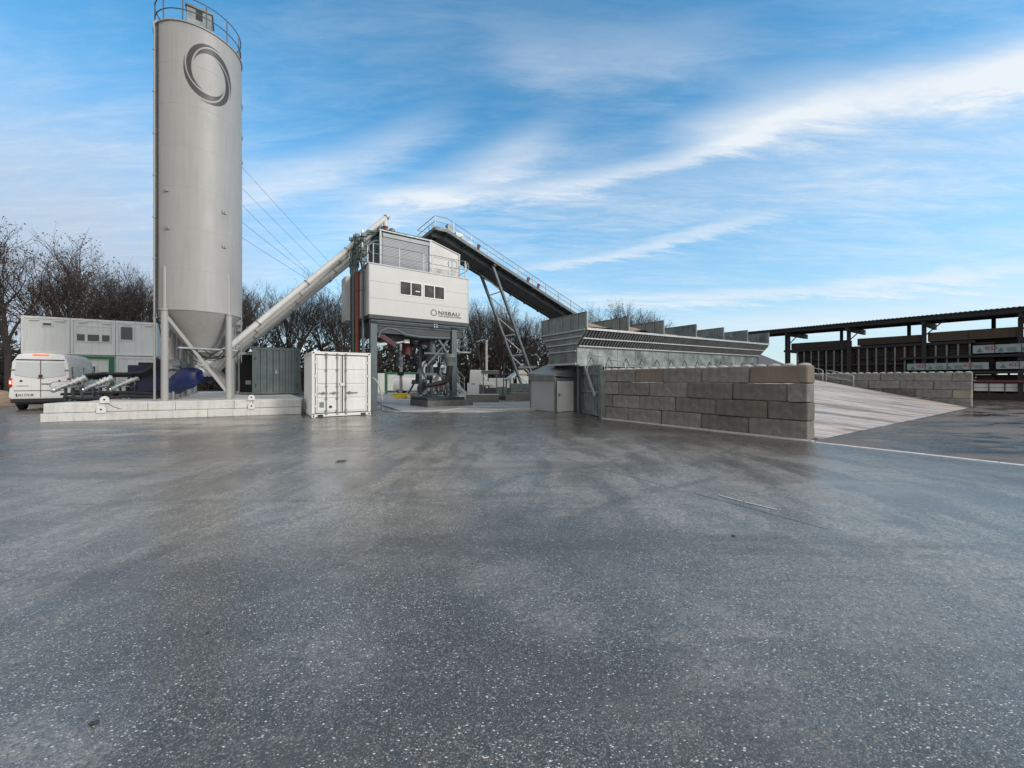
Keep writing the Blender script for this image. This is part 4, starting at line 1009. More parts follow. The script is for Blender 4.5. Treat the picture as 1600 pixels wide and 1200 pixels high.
# aggregate heaps
hm = Matrix.Translation((3.51,18,0)) @ Matrix.Rotation(R(HA), 4, 'Z')
heapm = ['sand','sand','gravel_grey','gravel_grey','gravel_grey','gravel_grey']
heights = [.50,.55,.28,.26,.22,.3]
for i in range(6):
    x0, x1 = xs[i]+.06, xs[i+1]-.06; b = MB(); nx, ny = 18, 18; rnd = random.Random(i)
    ph = [rnd.uniform(0,6) for _ in range(4)]
    for a in range(nx+1):
        for c in range(ny+1):
            fx, fy = a/nx, c/ny
            zz = ZR + .04 + heights[i]*(math.exp(-((fx-.35)**2*5+(fy-.45)**2*5))*1.35-.25) + .03*math.sin(fx*9+ph[0])*math.sin(fy*8+ph[1]) + rnd.uniform(-.015,.015)
            b.v.append((x0+(x1-x0)*fx, .03+(HW-.06)*fy, zz))
    nb = len(b.v)
    for a in range(nx):
        for c in range(ny): b.f.append((a*(ny+1)+c,(a+1)*(ny+1)+c,(a+1)*(ny+1)+c+1,a*(ny+1)+c+1)); b.s.append(True)
    o = b.build('aggregate_heap', heapm[i], loc=(3.51,18,0), rot=HA)
    tag(o, ['sand heap in the leftmost bin of the hopper row','sand heap in the second bin from the left','brown gravel heap in the third bin from the left','gravel heap in the fourth bin from the left','gravel heap in the fifth bin from the left','gravel heap in the rightmost bin, by the shed'][i], 'aggregate', 'aggregate heaps in the hopper bins')
# ---------------------------------------------------------------- white shipping container
CW, CL, CH = 2.44, 3.2, 2.86
ct = thing('shipping_container', 'white shipping container with double doors and locking bars, right of the slab', 'container', (-8.59, 16.47, 0), 33.5)
b = MB()
for x in (0, CW-.12):
    for y in (0.0, CL-.12): b.box(x,y,.16,x+.12,y+.12,CH-.12)
b.box(.12,.0,CH-.12,CW-.12,.10,CH); b.box(.12,.0,.02,CW-.12,.12,.15); b.box(.12,CL-.1,CH-.12,CW-.12,CL,CH); b.box(.12,CL-.1,.02,CW-.12,CL,.15)
b.box(0,.16,CH-.10,.06,CL-.16,CH-.0); b.box(CW-.06,.16,CH-.1,CW,CL-.16,CH); b.box(0,.16,.02,.06,CL-.16,.15); b.box(CW-.06,.16,.02,CW,CL-.16,.15)
b.build('frame', 'container_white', ct, bevel=.008)
b = MB()
for x in (-.005, CW-.155):
    for y in (-.005, CL-.155):
        for z in (0, CH-.12): b.box(x,y,z,x+.16,y+.16,z+.125)
b.build('corner_casting', 'container_white', ct, bevel=.01)
b = MB()
for x in (.04, CW-.10):
    for z in (.035, CH-.09): b.box(x,-.009,z,x+.06,-.004,z+.065)
b.box(.22,-.004,.03,.44,.0,.12); b.box(CW-.44,-.004,.03,CW-.22,.0,.12)
b.build('casting_hole', 'black', ct)
def corru(b, p0, p1, z0, z1, dep, n, outv):
    p0 = Vector(p0); p1 = Vector(p1); o_ = Vector(outv); pts = []
    for i in range(n):
        for f, d in ((0,0),(.28,0),(.5,1),(.78,1)):
            pts.append(p0.lerp(p1, (i+f)/n) - o_*dep*d)
    pts.append(p1); k = len(pts)
    vs = [(p.x,p.y,z0) for p in pts] + [(p.x,p.y,z1) for p in pts]
    b.add(vs, [(i,i+1,k+i+1,k+i) for i in range(k-1)])
b = MB(); corru(b, (.03,CL-.12,0), (.03,.12,0), .15, CH-.1, .035, 11, (-1,0,0)); corru(b, (CW-.03,.12,0), (CW-.03,CL-.12,0), .15, CH-.1, .035, 11, (1,0,0)); corru(b, (CW-.12,CL-.03,0), (.12,CL-.03,0), .15, CH-.1, .035, 8, (0,1,0))
b.build('side_wall', 'container_white', ct)
MB().box(.06,.1,CH-.05,CW-.06,CL-.1,CH-.03).build('roof', 'container_white', ct)
MB().box(.12,.07,.15,CW-.12,.09,CH-.12).build('door_gasket', 'black', ct)
for s_, x0, x1 in ((0,.15,1.195),(1,1.245,CW-.15)):
    b = MB(); z0, z1 = .19, CH-.16
    b.box(x0,.045,z0,x1,.069,z1)
    zz = [z0+.03, z0+.62, z0+1.24, z0+1.86, z1-.03]
    for a, c in zip(zz, zz[1:]): b.box(x0+.07,.018,a+.04,x1-.07,.046,c-.04)
    b.box(x0,.02,z0,x0+.05,.046,z1); b.box(x1-.05,.02,z0,x1,.046,z1)
    d_ = b.build('door', 'container_white', ct, bevel=.01)
    for x in ((x0+.42, x0+.86) if s_ == 0 else (x0+.12,)):
        b = MB(); b.cyl((x,-.01,.08),(x,-.01,CH-.06),.019,n=8)
        for z in (.12,.25,.75,1.3,2.0,CH-.28,CH-.13): b.box(x-.04,-.03,z,x+.04,.03,z+.07)
        b.build('locking_bar', 'galv_old', d_)
        b = MB(); b.box(x-.30 if s_ == 0 else x+.02,-.045,1.03,x+.06 if s_ == 0 else x+.5,-.02,1.07); b.box(x-.16 if s_ == 0 else x+.1,-.05,1.0,x-.08 if s_==0 else x+.2,-.02,1.11); b.build('bar_handle', 'galv_old', d_)
    for z in (.45, .95, 1.75, 2.35):
        xx = x0-.03 if s_ == 0 else x1+.0
        MB().box(xx-.03,.0,z,xx+.06,.05,z+.08).build('hinge', 'container_white', d_)
MB().box(1.12,-.02,1.36,1.32,.017,1.48).build('lock_box', 'container_white', ct, bevel=.005)
MB().box(.30,.008,.42,.48,.0165,.66).build('data_plate', 'galv_old', ct); b = MB(); b.cyl((.74,.017,.44),(.74,.008,.44),.065,n=14); b.build('seal_plate', 'steel_dark', ct)
# ---------------------------------------------------------------- grey-green corrugated container on the slab
gc = thing('grey_container', 'weathered grey-green corrugated steel box standing on the slab', 'container', (-15.43, 22.8, .72), ANG)
b = MB(); b.box(.06,.04,.1,2.46,2.6,2.76); b.build('body', 'box_green', gc)
b = MB(); corru(b, (.12,.0,0), (2.40,.0,0), .14, 2.70, .035, 7, (0,-1,0)); corru(b, (.02,2.6,0), (.02,.05,0), .14, 2.7, .03, 8, (-1,0,0)); b.build('corrugated_front', 'box_green', gc)
b = MB(); b.box(0,-.02,.04,2.52,.1,.15); b.box(0,-.02,2.70,2.52,.1,2.84); b.box(0,-.02,.15,.12,.1,2.7); b.box(2.40,-.02,.15,2.52,.1,2.7); b.box(-.02,-.06,2.84,2.54,2.7,2.87); b.build('frame', 'box_green', gc, bevel=.01)
b = MB(); b.box(1.18,-.05,1.25,1.24,-.02,1.5); b.box(1.2,-.06,1.33,1.34,-.04,1.36); b.build('handle', 'galv_bright', gc)
b = MB()
for x, z in ((.16,2.1),(.17,.5),(2.34,2.1),(2.34,.5)): b.box(x-.03,-.05,z,x+.04,-.02,z+.16)
b.build('hinge', 'steel_dark', gc)
b = MB(); b.box(.05,.0,0,.3,2.6,.035); b.box(2.2,.0,0,2.45,2.6,.035); b.build('skid', 'steel_dark', gc)
# ---------------------------------------------------------------- stacked office containers
def office(loc, width, h, lab, wins_, awn=True, door=False):
    t = thing('office_container', lab, 'office container', loc, 31, 'stacked office containers')
    w_ = width; dp = 6.0
    MB().box(.05,.05,.05,w_-.05,dp-.05,h-.05).build('body', 'office_white', t)
    b = MB()
    for x in (0, w_-.14): b.box(x,0,.14,x+.14,.14,h-.16); b.box(x,dp-.14,.14,x+.14,dp,h-.16)
    b.box(0,0,0,w_,.16,.14); b.box(0,0,h-.16,w_,.16,h); b.box(0,.16,0,.14,dp,.14); b.box(w_-.14,.16,0,w_,dp,.14); b.box(0,.16,h-.16,.14,dp,h); b.box(w_-.14,.16,h-.16,w_,dp,h)
    b.build('frame', 'office_white', t, bevel=.012)
    b = MB(); b.box(-.012,.02,.1,-.001,.04,h); b.build('joint', 'black', t)
    for (x0,x1,z0,z1,kind) in wins_:
        b = MB(); fw = .07
        b.box(x0,-.005,z0,x1,.06,z0+fw); b.box(x0,-.005,z1-fw,x1,.06,z1); b.box(x0,-.005,z0+fw,x0+fw,.06,z1-fw); b.box(x1-fw,-.005,z0+fw,x1,.06,z1-fw)
        if kind == 'shut': b.box(x0+fw,.02,(z0+z1)/2-.05,x1-fw,.049,z1-fw)
        f_ = b.build('window', 'container_white', t)
        zt = z1-fw if kind != 'shut' else (z0+z1)/2-.05
        if kind == 'shut':
            for a, c in ((x0+fw, x0+.48), (x0+.62, x1-.62), (x1-.48, x1-fw)):
                MB().box(a,.03,z0+fw,c,.042,zt).build('pane', 'glass_dark', f_)
            MB().box(x0+.48,.0,z0+fw,x0+.62,.044,zt).build('mullion', 'container_white', f_); MB().box(x1-.62,.0,z0+fw,x1-.48,.044,zt).build('mullion', 'container_white', f_)
        else: MB().box(x0+fw,.03,z0+fw,x1-fw,.042,zt).build('pane', 'glass_dark', f_)
    if awn:
        for x in (.35, w_-.75):
            b = MB(); b.box(x,-.07,h-.30,x+.5,.0,h-.2); b.build('lamp_housing', 'container_white', t, bevel=.02)
    return t
OX = Vector((-33.9, 26.5, 0)); od = Vector((math.cos(R(31)), math.sin(R(31)), 0))
wd = [2.36, 2.36, 2.36]; zlo = .75
specs_u = [[(.95,1.5,1.95,2.25,'s')], [(.25,2.1,.95,2.15,'shut')], [(.2,1.0,1.15,2.25,'s')]]
lbu = ['upper left office container with one tiny window, above the white van', 'upper middle office container with wide shuttered window', 'upper right office container with square window, beside the silo']
lbl = ['lower left office container hidden behind the white van', 'lower middle office container with green painted door frame', 'lower right office container partly hidden by the blue tank']
x = 0
for k in range(3):
    p = OX + od*x
    office((p.x,p.y,zlo+2.68), wd[k]-.02, 2.63, lbu[k], specs_u[k])
    t = office((p.x,p.y,zlo), wd[k]-.02, 2.63, lbl[k], [(.75,1.35,1.35,1.9,'s')] if k == 1 else [], awn=False)
    b = MB(); b.box(.1,.3,-zlo,.6,5.7,-.0); b.box(wd[k]-.7,.3,-zlo,wd[k]-.2,5.7,-.0); b.build('plinth', 'tower_concrete', t)
    if k == 1:
        b = MB(); b.box(.0,-.08,2.4,2.3,-.0,2.6); b.box(2.0,-.08,0,2.28,-.0,2.4); b.build('door_frame', 'green_paint', t)
    x += wd[k]
# ---------------------------------------------------------------- vans
def van(name, label, loc, rot, L_, W_, Ht, high, detail=True, small=False):
    t = thing(name, label, 'van', loc, rot)      # local +y is forward, origin under the rear bumper
    hw = W_/2
    # stations along y: (y, top z, half width scale top)
    if small: st = [(.0,.55,.95),(.03,1.70,.80),(.25,1.80,.78),(L_*.55,1.82,.78),(L_*.66,1.72,.76),(L_*.80,1.18,.86),(L_*.97,.98,.86),(L_,.60,.84)]
    else: st = [(.0,.55,.97),(.02,Ht-.22,.86),(.12,Ht-.03,.80),(.8,Ht,.80),(L_*.66,Ht,.80),(L_*.74,Ht-.10,.80),(L_*.87,Ht*.60,.84),(L_*.975,Ht*.47,.84),(L_,.62,.82)]
    b = MB(); zb = .42 if not small else .30; nsec = 14; secs = []
    for (y, zt, ts) in st:
        belt = min(zt*.55+.0, Ht*.52) if zt > 1.0 else zt*.7
        pr = [(-hw*.94,zb),(-hw,zb+.18),(-hw,max(zb+.25,belt)),(-hw*(ts+.10),max(zb+.28,zt-.30)),(-hw*ts,max(zb+.3,zt-.09)),(-hw*ts*.75,zt-.01),(0,zt+.02)]
        pr = pr + [(-a, c) for a, c in reversed(pr[:-1])]
        secs.append([(a, y, c) for a, c in pr])
    m_ = len(secs[0]); b.v = [p for s_ in secs for p in s_]
    for j in range(len(secs)-1):
        for i in range(m_-1): b.f.append((j*m_+i, j*m_+i+1, (j+1)*m_+i+1, (j+1)*m_+i)); b.s.append(True)
        b.f.append((j*m_+m_-1, j*m_, (j+1)*m_, (j+1)*m_+m_-1)); b.s.append(False)
    b.f.append(tuple(range(m_))); b.s.append(False); b.f.append(tuple(range((len(secs)-1)*m_, len(secs)*m_))); b.s.append(False)
    body = b.build('body', 'van_white', t)
    es = body.modifiers.new('es', 'EDGE_SPLIT'); es.split_angle = R(35)
    def side(pts, nm, mat, off=.006, par=t):
        for s_ in (-1, 1):
            b = MB(); n_ = len(pts); P = []
            for (y, z, f) in pts: P.append((s_*(hw*f+off), y, z))
            P2 = [(p[0]-s_*.02, p[1], p[2]) for p in P]
            b.add(P+P2, [tuple(range(n_)), tuple(range(n_, 2*n_))]); b.build(nm, mat, par)
    if small:
        side([(L_*.50,1.10,1.0),(L_*.74,1.12,1.0),(L_*.665,1.52,.92),(L_*.52,1.56,.91)], 'side_window', 'glass_dark', .008)
        b = MB(); b.add([(-hw*.72,L_*.675,1.66),(hw*.72,L_*.675,1.66),(hw*.82,L_*.80,1.20),(-hw*.82,L_*.80,1.20)], [(0,1,2,3)]); b.build('windscreen', 'glass_dark', t, loc=(0,.01,.02))
        b = MB(); b.box(-hw*.7,-.02,1.1,hw*.7,.0,1.55); b.build('rear_window', 'glass_dark', t)
    else:
        side([(L_*.70,1.62,1.0),(L_*.86,1.62,1.0),(L_*.80,2.1,.93),(L_*.71,2.25,.93)], 'side_window', 'glass_dark', .03)
        b = MB(); b.add([(-hw*.74,L_*.755,Ht-.22),(hw*.74,L_*.755,Ht-.22),(hw*.82,L_*.87,Ht*.6+.1),(-hw*.82,L_*.87,Ht*.6+.1)], [(0,1,2,3)]); b.build('windscreen', 'glass_dark', t, loc=(0,.03,.03))
        side([(.6,1.62,1.0),(L_*.40,1.62,1.0),(L_*.40,2.35,.94),(.6,2.35,.94)], 'side_panel', 'van_glass_white', .045); side([(L_*.42,1.62,1.0),(L_*.62,1.62,1.0),(L_*.62,2.35,.94),(L_*.42,2.35,.94)], 'side_panel', 'van_glass_white', .045)
        side([(.1,1.02,1.0),(L_*.9,1.02,1.0),(L_*.9,.88,1.0),(.1,.88,1.0)], 'rub_strip', 'black', .01)
    # wheels
    wr = .35 if not small else .31
    for s_ in (-1, 1):
        for y in ((.95, L_*.80) if not small else (.75, L_*.80)):
            x = s_*(hw-.12); b = MB(); b.cyl((x-.11*s_,y,wr),(x+.115*s_,y,wr),wr,n=24); w_ = b.build('wheel', 'dark_rubber', t, bevel=.02)
            b = MB(); b.cyl((x+.116*s_,y,wr),(x+.122*s_,y,wr),wr*.62,n=18); b.build('rim', 'galv', w_)
            b = MB(); pts = [(x+.07*s_, y+wr*1.25*math.cos(R(a)), wr+wr*1.2*math.sin(R(a))) for a in range(-20, 201, 20)]; b.tube(pts, .045, 5); b.build('wheel_arch', 'black', t)
    b = MB(); b.box(-hw*.95,.3,.28,hw*.95,L_-.4,.45); b.build('underbody', 'black', t)
    if detail:
        # rear face details (y < 0 is outside)
        b = MB(); b.box(-hw*.98,-.14,.40,hw*.98,.05,.62); b.build('bumper', 'black', t, bevel=.03)
        b = MB(); b.box(-hw*.9,-.012,.66,-.01,.0,1.02); b.box(.01,-.012,.66,hw*.9,.0,1.02); b.build('door_lower', 'van_white', t, bevel=.01)
        b = MB(); b.box(-hw*.9,-.018,1.02,hw*.9,-.004,1.055); b.box(-.008,-.02,.66,.008,.0,Ht-.42); b.build('door_gap', 'black', t)
        b = MB(); b.box(-hw*.84,-.035,Ht-.40,hw*.84,.02,Ht-.36); b.build('gutter', 'black', t)
        for s_ in (-1, 1):
            pl = [(s_*.03,1.72),(s_*hw*.42,1.76),(s_*hw*.88,1.86),(s_*hw*.82,Ht-.52),(s_*.03,Ht-.52)]
            b = MB(); b.prism(pl, lambda a, c, t_: (a, t_, c), -.016, .0); dn_ = b.build('rear_window', 'van_glass_white', t, bevel=.004)
            b = MB(); b.box(s_*hw-.07,-.05,1.22,s_*hw+.04,.10,1.72); tl = b.build('tail_light', 'red_pipe', t, bevel=.03)
            b = MB(); b.box(s_*hw-.055,-.062,1.36,s_*hw+.045,.08,1.62); b.build('lit_lens', 'tail_red', tl, bevel=.02)
            b = MB(); b.box(s_*hw-.03,-.068,1.42,s_*hw+.015,-.06,1.54); b.build('lamp_core', 'tail_core', tl)
            b = MB(); b.box(s_*hw*.93-.06,-.05,2.12,s_*hw*.93+.06,.02,2.18); b.build('hinge', 'galv_old', t)
            b = MB(); b.cyl((s_*hw*.66,-.03,1.56),(s_*hw*.66,-.0,1.56),.05,n=12); b.build('door_knob', 'black', t)
        b = MB(); b.cyl((0,-.02,1.82),(0,-.035,1.82),.085,n=20); b.build('badge', 'red_rubber', t); b = MB(); b.box(-.12,-.03,1.70,.12,-.0,1.73); b.build('badge_bar', 'red_rubber', t)
        b = MB(); b.box(.04,-.045,1.38,.36,-.0,1.42); b.build('door_handle', 'black', t)
        b = MB(); b.box(-.86,-.028,.72,-.20,-.013,.90); np_ = b.build('number_plate', 'plate_white', t)
        b = MB(); b.box(-.86,-.031,.72,-.81,-.0285,.90); b.build('plate_band', 'blue_box', np_)
        text_mesh('AU 774 M', .16, 'plate_lettering', 'black', np_, (-.79,-.030,.755), sx=.80, bold=.004, extrude=.001)
        b = MB(); b.box(-.28,-.02,Ht-.13,.28,.05,Ht-.08); b.build('brake_light', 'tail_red', t)
        b = MB(); b.box(-.84,-.022,1.28,-.42,-.014,1.31); b.build('lettering_strip', 'galv_old', t)
        for s_ in (-1,1): 
            b = MB(); b.box(s_*(hw+.02),L_*.82,1.6,s_*(hw+.25),L_*.85,1.95); b.build('mirror', 'black', t, bevel=.03)
    return t
# rear face: left corner seen at px 17
van('delivery_van', 'large white high-roof panel van seen from behind with lit red tail lights', (-26.36+.82+.05, 20.2+.57, 0), ANG, 5.9, 2.06, 3.08, True)
sp = at(645, 44.0)
van('small_van', 'small white delivery van parked side-on before the green-framed container', (at(616,44)[0], 44.5, 0), -90, 4.1, 1.75, 1.84, False, detail=False, small=True)
# ---------------------------------------------------------------- site things behind the tower
p = at(590, 48)
t = thing('site_container', 'white site container edged in green behind the small van', 'container', (p[0], p[1], 0), 0)
b = MB(); b.box(.1,.1,.2,6.7,2.5,2.3); b.build('body', 'container_white', t); b = MB()
for x in (.9, 6.45): b.box(x,.0,.12,x+.3,.099,2.3)
b.box(.9,.0,2.3,6.8,.1,2.5); b.box(.9,.0,0,6.8,.1,.12); b.box(.9,.1,2.31,6.8,2.6,2.45); b.build('frame', 'green_paint', t)
b = MB(); b.box(0,.02,0,.88,2.5,2.38); b.box(.25,-.01,.1,.30,.018,2.3); b.build('end_section', 'office_white', t)
t = thing('street_lamp', 'tall grey lamp post seen between the tower columns', 'lamp post', (at(626.5,38)[0], 38, 0)); b = MB(); b.cyl((0,0,0),(0,0,6.4),.16,.12,n=12); b.build('post', 'concrete', t); b = MB(); b.bar((0,0,6.35),(.7,-.3,6.5),.08); b.box(.5,-.45,6.42,1.0,-.2,6.54); b.build('lamp_head', 'galv', t); MB().box(-.25,-.3,2.0,.35,-.18,2.35).build('sign_box', 'black', t)
t = thing('street_lamp', 'thin grey lamp post with short arm right of the tower stairs', 'lamp post', (at(760,44)[0], 44, 0)); b = MB(); b.cyl((0,0,0),(0,0,6.1),.16,.12,n=12); b.build('post', 'concrete', t); b = MB(); b.tube([(0,0,6.0),(-.25,0,6.15),(-.95,0,6.0)], .07, 6); b.box(-1.2,-.12,5.9,-.8,.12,6.02); b.build('lamp_head', 'galv', t)
p = at(625, 32); t = thing('yellow_trough', 'yellow steel trough lying on the wet concrete behind the white container', 'trough', (p[0],p[1],.05), 0)
b = MB(); b.prism([(-.5,0),(.5,0),(.55,.35),(-.55,.35)], lambda a, c, t_: (a, t_, c), 0, .7); b.build('body', 'yellow_paint', t, bevel=.02); MB().box(-.6,-.03,.35,.6,.73,.4).build('rim', 'yellow_paint', t)
p = at(649, 31); o = MB().box(-.4,0,0,.4,.8,.52).build('concrete_kerb_block', 'tower_concrete', bevel=.03, loc=(p[0],p[1],.05)); tag(o, 'dark concrete block lying right of the yellow trough', 'concrete block')
# low walls, cabinets, tanks
def simple(name, lab, cat, px, y, parts, rot=0, z=0, grp=None):
    p = at(px, y); t = thing(name, lab, cat, (p[0], p[1], z), rot, grp)
    for nm, mt_, boxes in parts:
        b = MB()
        for q_ in boxes: b.box(*q_)
        b.build(nm, mt_, t, bevel=.012)
    return t
simple('low_wall', 'long low concrete wall with snow-white edge right of the tower', 'wall', 728, 26.5, [('wall','tower_concrete',[(0,0,0,2.3,.5,.55)]), ('coping','mortar',[(-.02,-.02,.552,2.32,.52,.60)])], 8)
simple('low_wall', 'low concrete block plinth behind the trestle foot', 'wall', 790, 28.0, [('wall','tower_concrete',[(0,0,0,3.4,.5,.50)]), ('coping','tower_concrete',[(.3,.05,.502,3.4,.6,.68)])], 4)
simple('electrical_cabinet', 'pale grey cabinet standing on the low wall right of the tower stairs', 'cabinet', 730, 27.5, [('housing','panel_grey',[(0,0,.55,.85,.6,1.38)]), ('base','steel_dark',[(.85,.1,.5,1.1,.5,1.25)]), ('grille','black',[(.3,-.01,1.28,.55,.0,1.34)])], 8)
simple('green_machine_box', 'small green ribbed machine housing left of the trestle foot', 'machine', 776, 29.5, [('housing','box_green',[(0,0,.35,.8,.8,1.05)]+[(.05+.1*k,-.02,.4,.09+.1*k,0,1.0) for k in range(8)]), ('base','black',[(-.1,0,0,.9,.8,.34)])], 5)
simple('water_tank_box', 'grey-green tank housing just behind the trestle foot', 'tank', 798, 29.5, [('housing','box_green',[(0,0,.68,.6,1.2,1.32),(.61,.02,.70,1.6,1.2,1.30)])], 5)
p = at(733, 40); t = thing('white_silo_tank', 'large white angular tank bodies standing behind the tower stairs', 'tank', (p[0],p[1],0))
b = MB(); b.prism([(0,0.9),(1.9,.9),(2.2,.9),(1.2,2.6),(.1,2.6)], lambda a, c, t_: (a, t_, c), 0, 2); b.box(2.0,.3,.7,4.6,2.4,1.75); b.box(1.2,-.3,1.0,2.6,.0,1.35); b.build('tank_body', 'container_white', t, bevel=.04)
b = MB(); b.box(1.5,-.3,.1,4.6,2,.65); b.build('chassis', 'steel_dark', t)
t = thing('shelter', 'small flat-roofed steel shelter on posts in front of the white tanks', 'shelter', (at(752,36)[0],36,0)); b = MB(); b.box(0,-.2,2.15,1.6,1.5,2.4); b.build('roof', 'box_green', t); MB().box(-.05,-.25,2.41,1.65,1.5,2.45).build('roof_edge', 'mortar', t)
for x in (.15,1.4): MB().box(x,-.1,0,x+.09,0,2.15).build('post', 'steel_blue', t)
p = at(808, 34); t = thing('site_cabin', 'white cabin with yellow gable behind the trestle', 'cabin', (p[0],p[1],0)); b = MB(); b.box(0,0,.9,1.0,2,2.0); b.build('body', 'container_white', t)
b = MB(); b.prism([(-.1,2.0),(1.1,2.0),(.5,2.5)], lambda a, c, t_: (a,t_,c), -.05, 2); b.build('gable', 'cream', t); MB().box(-.1,-.1,0,1.1,2,.88).build('base', 'steel_dark', t)
t = thing('small_belt', 'short white-sided feed belt sloping up beside the trestle', 'feed belt', (0,0,0)); b = MB(); b.bar(at(791,32,594), at(812,33,579), .5, .16); b.build('belt_cover', 'galv_bright', t); b = MB(); b.bar(at(791,32,594), (at(791,32)[0],32,0), .12); b.bar(at(797,32.3,590), (at(797,32)[0],32.3,0), .1); b.build('support', 'steel_dark', t)
t = thing('pole', 'thin dark pole standing in front of the white tank', 'pole', (at(786,29)[0],29,0)); b = MB(); b.cyl((0,0,0),(.08,0,2.9),.05,.035,n=8); b.build('post', 'steel_dark', t)
t = thing('dosing_arm', 'horizontal galvanised arm reaching from the trestle to the booth roof', 'arm', (0,0,0)); b = MB(); b.bar(at(811,22.5,574.5), at(838,21.5,573), .12, .09); b.build('beam', 'galv_bright', t); b = MB(); b.ball(at(816,22.4,571.5), .14, 10, 6); b.ball(at(819,22.4,576), .10, 10, 6); b.build('joint_head', 'galv_bright', t)
# concrete truck glimpsed behind the tower leg
t = thing('mixer_truck', 'white and red concrete mixer truck mostly hidden behind the tower leg', 'truck', (at(680,35)[0],35,0), 108)
b = MB(); b.box(-.3,-1.1,1.1,1.6,1.1,2.9); b.build('cab', 'van_white', t, bevel=.08); b = MB(); b.box(-.33,-.9,2.0,-.30,.9,2.7); b.build('windscreen', 'glass_dark', t)
b = MB(); b.cyl((2.2,0,1.9),(4.2,0,2.4),.7,1.25,n=20); b.cyl((4.2,0,2.4),(6.6,0,3.1),1.25,.5,n=20); b.build('drum', 'van_white', t); b = MB(); b.box(-.3,-.9,.7,7,.9,1.08); b.build('chassis', 'red_rubber', t)
for x in (.5,4.4,5.7):
    for s_ in (-1,1): b = MB(); b.cyl((x,s_*.85,.5),(x,s_*1.15,.5),.5,n=20); b.build('wheel', 'dark_rubber', t)
# hose from the container to the booth
t = thing('water_hose', 'pale hose looping from the white container across the wet concrete', 'hose'); b = MB()
pts = [Vector(at(579,19,592)), Vector(at(584,18.9,591)), Vector(at(590,18.9,598)), Vector(at(595,18.9,610)), Vector(at(597,18.9,625)), Vector(g(598,640,.08)), Vector(g(620,643,.08)), Vector(g(690,642,.08)), Vector(g(720,638,.08)), Vector(g(770,640,.08)), Vector(g(829,638.5,.08))]
pp = []
for i in range(len(pts)-1):
    for k in range(4): 
        f = k/4; a = pts[max(0,i-1)]; b0 = pts[i]; c = pts[i+1]; d = pts[min(len(pts)-1,i+2)]
        pp.append(.5*((2*b0)+(-a+c)*f+(2*a-5*b0+4*c-d)*f*f+(-a+3*b0-3*c+d)*f**3))
b.tube(pp+[pts[-1]], .035, 6); b.build('hose', 'mortar', t)
# sand heap far left
p = Vector((-34.2, 24.5, 0)); b = MB()
nn = 24; rnd = random.Random(1); b.v.append((0,0,1.35))
for j in range(1, 9):
    for i in range(nn): a = 2*math.pi*i/nn; r = j/8*3.2; b.v.append((r*math.cos(a)*(1+.1*math.sin(3*a)), r*math.sin(a), 1.35*(1-j/8)**1.1*(1+rnd.uniform(-.12,.12))-.01))
for i in range(nn): b.f.append((0,1+i,1+(i+1)%nn)); b.s.append(True)
for j in range(7):
    for i in range(nn): b.f.append((1+j*nn+i,1+(j+1)*nn+i,1+(j+1)*nn+(i+1)%nn,1+j*nn+(i+1)%nn)); b.s.append(True)
o = b.build('sand_heap', 'sand', loc=p); tag(o, 'low heap of brown sand at the left edge beside the big van', 'sand heap')
# drain cover in the yard
dp = g(533, 721); t = thing('drain_cover', 'small square drain cover set in the wet asphalt', 'drain cover', (dp[0],dp[1],0), 10); b = MB(); b.box(-.09,-.12,-.02,.09,.12,.004); b.build('frame', 'tower_concrete', t); b = MB()
for k in range(2): b.box(-.055+.075*k,-.10,.0045,-.02+.075*k,.10,.007)
b.build('grate', 'black', t)
for k, (px, py, s_) in enumerate(((147,1131,.022),(325,989,.014),(1146,838,.03))):
    dp = g(px,py); b = MB(); b.ball((0,0,.006), s_, 7, 4, (1,.6,.25)); o = b.build('pebble', 'steel_dark', loc=dp, rot=20); tag(o, ['dark flattened pebble on the asphalt near the bottom left','tiny dark pebble in the dark reflection of the silo','small dark pebble beyond the worn white line'][k], 'pebble', 'pebbles on the asphalt')
# ---------------------------------------------------------------- timber shed
sd_ = thing('timber_shed', 'long dark open-sided timber storage shed with flat corrugated roof', 'shed', (28.5, 42.8, 0), ANG)   # local -y comes towards the camera
NB = 7
b = MB(); y = 2.0
pts = []
k = 0
while y > -34:
    pts.append((y, 7.0 if k % 2 else 7.05)); k += 1; y -= .13
n_ = len(pts); vs = [(-.9, yy, z) for yy, z in pts] + [(5.3, yy, z+.02) for yy, z in pts] + [(-.9, yy, z-.05) for yy, z in pts] + [(5.3, yy, z-.03) for yy, z in pts]
b.add(vs, [(i,i+1,n_+i+1,n_+i) for i in range(n_-1)] + [(2*n_+i,2*n_+i+1,3*n_+i+1,3*n_+i) for i in range(n_-1)] + [(i,i+1,2*n_+i+1,2*n_+i) for i in range(n_-1)])
b.build('roof', 'roof_dark', sd_)
b = MB(); b.box(-.75,-34,6.62,-.62,2,6.93); b.box(3.65,-34,6.7,3.8,2,6.9)
for x in (1.2,2.6): b.box(x,-34,6.62,x+.1,2,6.74)
b.build('purlin', 'wood_shed', sd_)
for i in range(NB):
    y = -2.0 - 5*i
    b = MB(); b.box(-.7,y-.09,6.25,5.2,y+.09,6.75); b.bar((-.1,y,5.3),(-.1,y-1.3,6.7),.08); b.build('rafter', 'wood_shed', sd_)
    MB().box(-.13,y-.13,0,.13,y+.13,6.25).build('post', 'wood_shed', sd_)
    MB().box(3.6,y+1.5-.12,0,3.8,y+1.5+.12,6.69).build('post', 'wood_shed', sd_)
rk = thing('timber_rack', 'dark rack of stored boards with regular pale uprights under the shed roof', 'rack', (28.5, 42.8, 0), ANG)
b = MB(); rnd = random.Random(12)
y = -2.6
